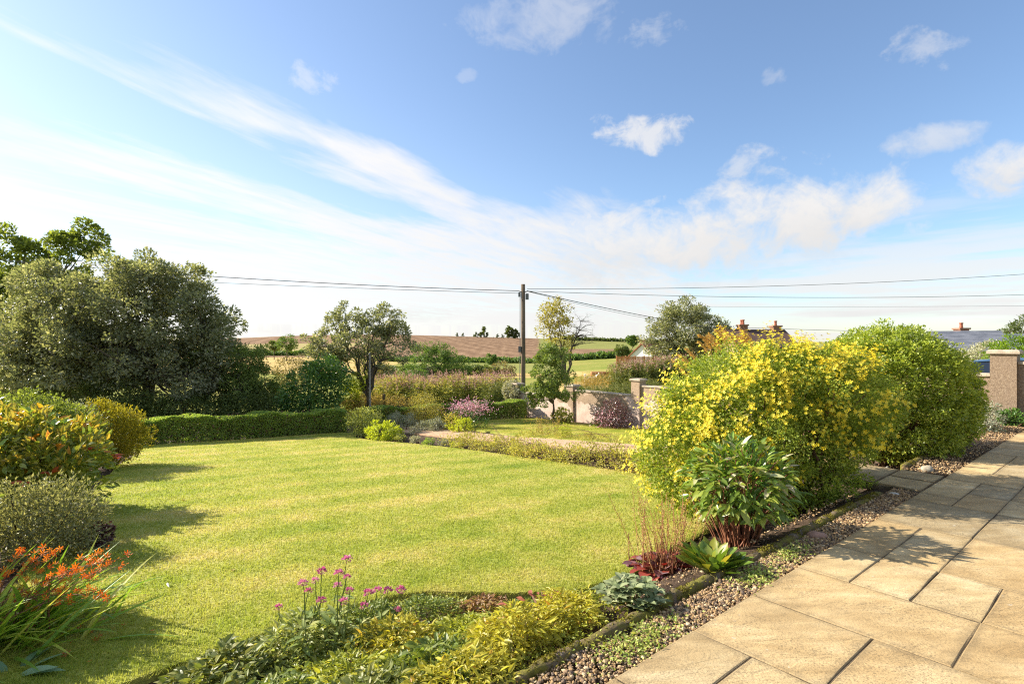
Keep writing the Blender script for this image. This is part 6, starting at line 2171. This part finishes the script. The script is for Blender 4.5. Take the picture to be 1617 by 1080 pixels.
# ------------------------------------------------------------------ left border
def build_left_border():
    # shrub with orange young leaves
    g = np.random.default_rng(170)
    cx, cy = -5.6, 6.25
    cz = float(T(cx, cy))
    blobs = [(cx - .1, cy, cz + .62, .78, .7, .50), (cx - .6, cy + .1, cz + .64, .8, .7, .52), (cx + .38, cy - .1, cz + .46, .46, .5, .42)]
    green = leaf_mat('shrub_green_leaf', [(0, (0.05, 0.075, 0.015)), (.5, (0.13, 0.165, 0.025)), (.8, (0.24, 0.24, 0.035)), (1, (0.34, 0.27, 0.05))], .38, .3, .6)
    t, C, O, g = make_shrub('red_tipped_shrub', 'broad shrub with orange and red young leaves in the left border', (cx, cy, cz), blobs, 7500, .095, .042, green, 240, .20, seed=171, stems=22, tmpl=LEAF6, inner=.3, stem_r=.012)
    yl = MB()
    ki = [i for i in range(len(C)) if O[i][2] > .35]
    leaves_on(yl, g, C[ki] + O[ki] * .10, O[ki], 1500, .15, .10, .044, LEAF6, up=.6)
    tag(yl.build('young_leaves', leaf_mat('young_leaf_mass', [(0, (0.16, 0.22, 0.03)), (.5, (0.36, 0.36, 0.05)), (.8, (0.50, 0.40, 0.06)), (1, (0.58, 0.26, 0.05))], .5, .3, .6, tcol=(1.15, .95, .6)), t), kind='stuff')
    om = obj_leaf('orange_young_leaf', [(0, (0.55, 0.20, 0.02)), (.5, (0.62, 0.36, 0.03)), (1, (0.58, 0.46, 0.05))], trans=.5, rough=.3, spec=.6, tcol=(1.15, .95, .6))
    rm = obj_leaf('red_young_leaf', [(0, (0.40, 0.04, 0.02)), (1, (0.60, 0.14, 0.03))], trans=.45, rough=.3, spec=.6, tcol=(1.2, .7, .5))
    gm = obj_leaf('glossy_green_leaf', [(0, (0.07, 0.12, 0.018)), (.6, (0.15, 0.22, 0.03)), (1, (0.30, 0.32, 0.05))], trans=.38, rough=.28, spec=.6)
    me = {k: [leaf_part('leaf', w, m, d, .2, ovate=.45) for w, d in ((.42, .15), (.48, .3))] for k, m in (('o', om), ('r', rm), ('g', gm))}
    vis = [i for i in range(len(C)) if O[i][1] < .45 and C[i][2] > cz + .1]
    n = 0
    while n < 300:
        i = vis[int(g.integers(0, len(vis)))]
        up = O[i][2]
        p0 = C[i] + O[i] * .14 + g.normal(0, .06, 3)
        kind = 'o' if up > .6 and g.random() < .5 else ('r' if O[i][0] > .25 and g.random() < .22 else 'g')
        for j in range(4 if kind != 'g' else 3):
            ph = j * 1.6 + g.uniform(0, 1)
            D = unit(O[i] * .8 + np.array([math.cos(ph), math.sin(ph), .25]) * .8)
            inst('leaf', me[kind][j % 2], t, p0, frame(D, O[i] * .5 + np.array([0, 0, 1.0]) + g.normal(0, .2, 3)), g.uniform(.085, .13))
            n += 1
            if n >= 300:
                break
    low_shrub('hebe_shrub', 'grey leaved mounded shrub between orange flowers and red tipped shrub', 62, 4.75, 190, 118, 12000, .034, .016, leaf_mat('hebe_leaf', [(0, (0.09, 0.10, 0.045)), (.5, (0.20, 0.205, 0.10)), (1, (0.38, 0.35, 0.19))], .35, .5, gain=1.35), 172, dep=.45, nclump=190, up=.6)
    low_shrub('dark_plant', 'small dark purple plant between the grey shrub and lawn', 152, 5.0, 40, 42, 700, .04, .03, G['purple'], 173, cat='plant')
    x, y, z = at(172, 10.2)
    make_shrub('golden_shrub', 'upright golden yellow shrub at the far end of the left border', (x, y, z), [(x, y, z + .65, .60, .60, .58), (x - .25, y, z + .85, .42, .4, .42), (x + .25, y, z + .55, .42, .4, .45)],
               12000, .048, .020, G['yellow'], 190, .16, seed=174, stems=14, up=.7)
    x, y, z = at(45, 9.2)
    make_shrub('pale_hedge_bush', 'light green clipped looking bush behind the red tipped shrub', (x, y, z), [(x - .3, y, z + .85, 1.0, .7, .58), (x + .55, y + .1, z + .75, .55, .5, .45)], 11000, .055, .032, G['sycamore'], 200, .2, seed=175, stems=12)
    x, y = -4.22, 3.52  # shrub added out of view so that its shadow falls on the lawn
    z = float(T(x, y))
    make_shrub('shadow_shrub', 'unseen rounded green shrub added left of the orange flowers to shade the lawn', (x, y, z), [(x, y, z + .70, .5, .45, .55), (x - .5, y + .2, z + .70, .5, .45, .55), (x - .02, y - .45, z + .68, .46, .45, .54)], 18000, .07, .04, G['sycamore'], 130, .17, seed=177, stems=12)
    x, y, z = at(110, 9.8)
    make_shrub('silvery_bush', 'pale silvery green bush between light green bush and golden shrub', (x, y, z), [(x, y, z + .75, .5, .5, .48)], 4500, .05, .025, G['silver_pale'], 90, .16, seed=176, stems=8)


build_left_border()


def build_crocosmia():
    g = np.random.default_rng(180)
    x, y, z = -3.05, 3.18, 0
    z = float(T(x, y))
    t = thing('crocosmia', 'sword leaved plant with bright orange flowers at the lower left corner', 'plant', (x, y, z))
    bm = obj_leaf('sword_leaf', [(0, (0.08, 0.15, 0.02)), (.5, (0.16, 0.25, 0.03)), (.9, (0.28, 0.34, 0.05)), (1, (0.36, 0.30, 0.08))], trans=.4, rough=.4)
    ms = []
    for bend in (.15, .35, .6, .9):
        V, F = [], []
        ns = 9
        for i in range(ns + 1):
            u = i / ns
            hw = .021 * (1 - u ** 3) * (0.6 + .4 * min(1, u * 5)) + .0008
            xx = math.sin(bend * u) / max(bend, .01) * 1.0
            zz = -(1 - math.cos(bend * u)) / max(bend, .01)
            V += [(xx, -hw, zz + hw * .5), (xx, 0, zz), (xx, hw, zz + hw * .5)]
        for i in range(ns):
            o = 3 * i
            F += [(o, o + 3, o + 4, o + 1), (o + 1, o + 4, o + 5, o + 2)]
        ms.append(part_mesh('sword_leaf', V, F, bm))
    for i in range(190):
        b = np.array([x + g.normal(0, .20), y + g.normal(0, .17), z - .01])
        az = g.normal(-.15, .75)
        el = g.uniform(.35, 1.15)
        D = np.array([math.cos(az) * math.cos(el), math.sin(az) * math.cos(el), math.sin(el)])
        N = np.array([-math.cos(az) * math.sin(el), -math.sin(az) * math.sin(el), math.cos(el)])
        inst('sword_leaf', ms[int(g.integers(0, 4))], t, b, frame(D, N + g.normal(0, .25, 3)), g.uniform(.40, .72))
    om = obj_leaf('orange_petal', [(0, (0.70, 0.10, 0.01)), (.5, (0.80, 0.20, 0.014)), (1, (0.84, 0.34, 0.03))], trans=.4, rough=.5, tcol=(1.1, .9, .6))
    fl = flower_part('flower', om, 6, .75, w=.5)
    bud = leaf_part('bud', .3, om, .1, .3, 3)
    tips = [(75, 885), (38, 878), (92, 868), (62, 905), (30, 935), (105, 930), (125, 905), (150, 890), (165, 868), (182, 885), (200, 880), (160, 915), (140, 930), (118, 955), (165, 935), (175, 945), (60, 965), (15, 905), (22, 950), (85, 870), (195, 893), (150, 905), (72, 1000), (98, 908)]
    for k, (px, py) in enumerate(tips):
        d = 3.22 + g.normal(0, .10)
        tip = np.array([(px - 808.5) / FPX * d, d, zpx(py, d)])
        b0 = np.array([x + g.normal(0, .14), y + g.normal(0, .12), z])
        mid = (b0 + tip) / 2 + np.array([-.06, 0, .18])
        u = np.linspace(0, 1, 10)[:, None]
        P = (1 - u) ** 2 * b0 + 2 * u * (1 - u) * mid + u * u * tip
        s = MB().tube(P, np.linspace(.0035, .0014, 10), 5).build('flower_stem', M['stem_red'], t)
        nf = int(g.integers(5, 9))
        for j in range(nf):
            q = .62 + .38 * (j + .8) / nf
            c = np.array([np.interp(q, u[:, 0], P[:, a]) for a in range(3)]) + g.normal(0, .016, 3) + np.array([0, 0, .012])
            N = unit(np.array([.5, -.5, .55]) + g.normal(0, .45, 3))
            inst('flower', fl, s, c, frame(np.cross(N, rdirs(1, g)[0]), N), g.uniform(.015, .023))
        for j in range(3):
            c = tip + np.array([.012 * j, 0, .006 * j]) + g.normal(0, .004, 3)
            inst('bud', bud, s, c, frame(np.array([.8, 0, .5]) + g.normal(0, .3, 3), np.array([0, 0, 1.0])), .02)
    fade = obj_leaf('faded_orange_petal', [(0, (0.34, 0.07, 0.02)), (1, (0.60, 0.20, 0.05))], trans=.3)
    ff = flower_part('fallen_flower', fade, 6, .35, w=.5)
    for k, (px, py) in enumerate(((165, 992), (158, 1018), (143, 1012), (152, 1025), (165, 978), (195, 978), (182, 983), (178, 1006), (196, 1000), (126, 1005), (105, 1048), (142, 1060), (240, 1010), (112, 1030))):
        xx, yy, zz = gpt(px, py)
        o = bpy.data.objects.new('fallen_flower', ff)
        COL.objects.link(o)
        o.location = (xx, yy, zz + .055)
        o.rotation_euler = (g.normal(0, .5), g.normal(0, .5), g.uniform(0, 6))
        sc = g.uniform(.014, .022)
        o.scale = (sc, sc, sc)
        tag(o, 'faded orange flower fallen on the shaded grass near the sword leaved plant', 'flower', 'fallen orange flowers')
    b = gpt(18, 1075)
    bl = [obj_leaf('blue_green_leaf', [(0, (0.07, 0.13, 0.07)), (1, (0.15, 0.22, 0.12))], trans=.3, rough=.4)]
    rosette('strap_leaved_plant', 'low blue green strap leaved plant below the orange flowers', b, 22, .2, .2, bl, 181, spread=.9, rise=.7, rad=.08, droop=.35)
    # small litter on the lawn
    fe = plain_mat('pale_feather', (0.62, 0.60, 0.54), .7)
    xx, yy, zz = gpt(265, 931)
    V, F = [], []
    for i in range(7):
        u = i / 6
        hw = .009 * math.sin(math.pi * (u * .9 + .05))
        for q, w2 in ((-1, .0), (0, .004), (1, .0)):
            V.append((xx + (.085 * u) * .45 + q * hw * .9 + .02 * u * u, yy - .085 * u * .9 + q * hw * .3, zz + .052 + w2 + .008 * math.sin(u * 3)))
    F = [(3 * i + j, 3 * i + 3 + j, 3 * i + 4 + j, 3 * i + 1 + j) for i in range(6) for j in range(2)]
    o = MB().add(V, F).build('feather', fe, origin=(xx, yy, zz))
    tag(o, 'small white feather lying on the lawn', 'feather')
    lm = obj_leaf('dead_leaf', [(0, (0.16, 0.08, 0.04)), (1, (0.34, 0.19, 0.08))], trans=.15, rough=.7)
    dl = leaf_part('fallen_leaf', .55, lm, .3, .3)
    for px, py, lab in ((368, 910, 'small brown dead leaf right of the feather on the lawn'), (352, 768, 'tiny brown leaf on the middle of the lawn near the left border'),
                        (915, 752, 'brown dead leaf on the lawn in front of the low bank planting'), (292, 795, 'tiny dark leaf between two shrub shadows on the lawn')):
        xx, yy, zz = gpt(px, py)
        o = bpy.data.objects.new('fallen_leaf', dl)
        COL.objects.link(o)
        o.location = (xx, yy, zz + .05)
        o.rotation_euler = (.2, .1, g.uniform(0, 6))
        o.scale = (.055, .055, .055)
        tag(o, lab, 'leaf')


build_crocosmia()


# ------------------------------------------------------------------ right hand end of the terrace
def build_right_end():
    low_shrub('catmint_plant', 'pale green small shrub on the gravel right of the round bush', 1545, 9.3, 78, 46, 3200, .04, .02, G['silver_pale'], 190, cat='plant')
    low_shrub('dark_creeper', 'dark low plants at the foot of the pebbledash wall', 1606, 9.7, 60, 26, 1500, .05, .03, G['laurel'], 191, cat='plants')
    x, y, z = at(1608, 18)
    make_shrub('bright_bush', 'vivid green rounded bush behind the car at the right edge', (x, y, z), [(x, y, zpx(568, 18) + .05, 1.0, .9, .78), (x + .7, y, zpx(565, 18), .8, .8, .75)], 7000, .075, .04, G['lime'] if False else leaf_mat('vivid_leaf', [(0, (0.08, 0.16, 0.012)), (.6, (0.18, 0.28, 0.02)), (1, (0.28, 0.36, 0.03))], .4, .7, .2, gain=1.1), 120, .2, seed=192)
    x, y, z = at(1560, 22)
    make_shrub('grey_bush', 'grey green straggly bush behind the car and pillar', (x, y, z), [(x, y, zpx(562, 22), .85, .7, .62), (x - .7, y, zpx(572, 22), .6, .6, .5)], 3500, .08, .045, G['silver'], 70, .22, seed=193)


build_right_end()


# ------------------------------------------------------------------ grass blades on the lawns
def build_grass():
    g = np.random.default_rng(200)

    def blades(poly, n, label, hmax, dmin, power):
        pl = smooth_poly(poly, .2)
        lo, hi = pl.min(0), pl.max(0)
        A, Bb = g.uniform(lo[0], hi[0], n), g.uniform(lo[1], hi[1], n)
        k = in_poly(A, Bb, pl)
        A, Bb = A[k], Bb[k]
        X, Y = ab(A, Bb)
        d = np.hypot(X, Y)
        keep = (g.random(len(X)) < (dmin / np.maximum(d, dmin)) ** power) & (np.abs(X) < Y * 1.05 + .3) & (Y > 1.8)
        X, Y, d = X[keep], Y[keep], d[keep]
        m = len(X)
        Z = T(X, Y) + .033
        ph = g.uniform(0, 6.28, m)
        L = hmax * g.uniform(.45, 1.1, m)
        lean = g.uniform(.1, .75, m)
        W = .0028 * (d / dmin) ** .75
        dx, dy = np.cos(ph), np.sin(ph)
        p0 = np.stack([X - dy * W, Y + dx * W, Z], -1)
        p1 = np.stack([X + dy * W, Y - dx * W, Z], -1)
        p2 = np.stack([X + dx * L * lean, Y + dy * L * lean, Z + L * np.sqrt(1 - lean ** 2 * .8)], -1)
        V = np.stack([p0, p1, p2], 1).reshape(-1, 3)
        F = np.arange(3 * m).reshape(-1, 3)
        o = MB().add(V, F, np.repeat(g.random(m), 3)).build('grass', M['blade'])
        tag(o, label, 'grass', kind='stuff')
    blades(LAWN, 1900000, 'short mown grass blades of the main lawn', .026, 3.2, 1.9)
    blades(LAWN2, 160000, 'short mown grass blades of the second lawn', .05, 16, 1.0)
    # longer uncut fringe where the lawn meets the front bed
    pl = smooth_poly(LAWN, .03)
    x, y = ab(pl[:, 0], pl[:, 1])
    d = np.hypot(x, y)
    k = (d < 11) & (y > 1.5)
    x, y = np.repeat(x[k], 14), np.repeat(y[k], 14)
    n = len(x)
    x, y = x + g.normal(0, .02, n), y + g.normal(0, .02, n)
    ph = g.uniform(0, 6.28, n)
    L = .055 * g.uniform(.5, 1.3, n)
    z = T(x, y) + .025
    W = .0022
    V = np.stack([np.stack([x - np.sin(ph) * W, y + np.cos(ph) * W, z], -1), np.stack([x + np.sin(ph) * W, y - np.cos(ph) * W, z], -1),
                  np.stack([x + np.cos(ph) * L * .7, y + np.sin(ph) * L * .7, z + L * .7], -1)], 1).reshape(-1, 3)
    o = MB().add(V, np.arange(3 * n).reshape(-1, 3), np.repeat(g.random(n), 3)).build('grass_fringe', M['blade'])
    tag(o, 'longer grass fringe along the edge of the main lawn', 'grass', kind='stuff')


build_grass()
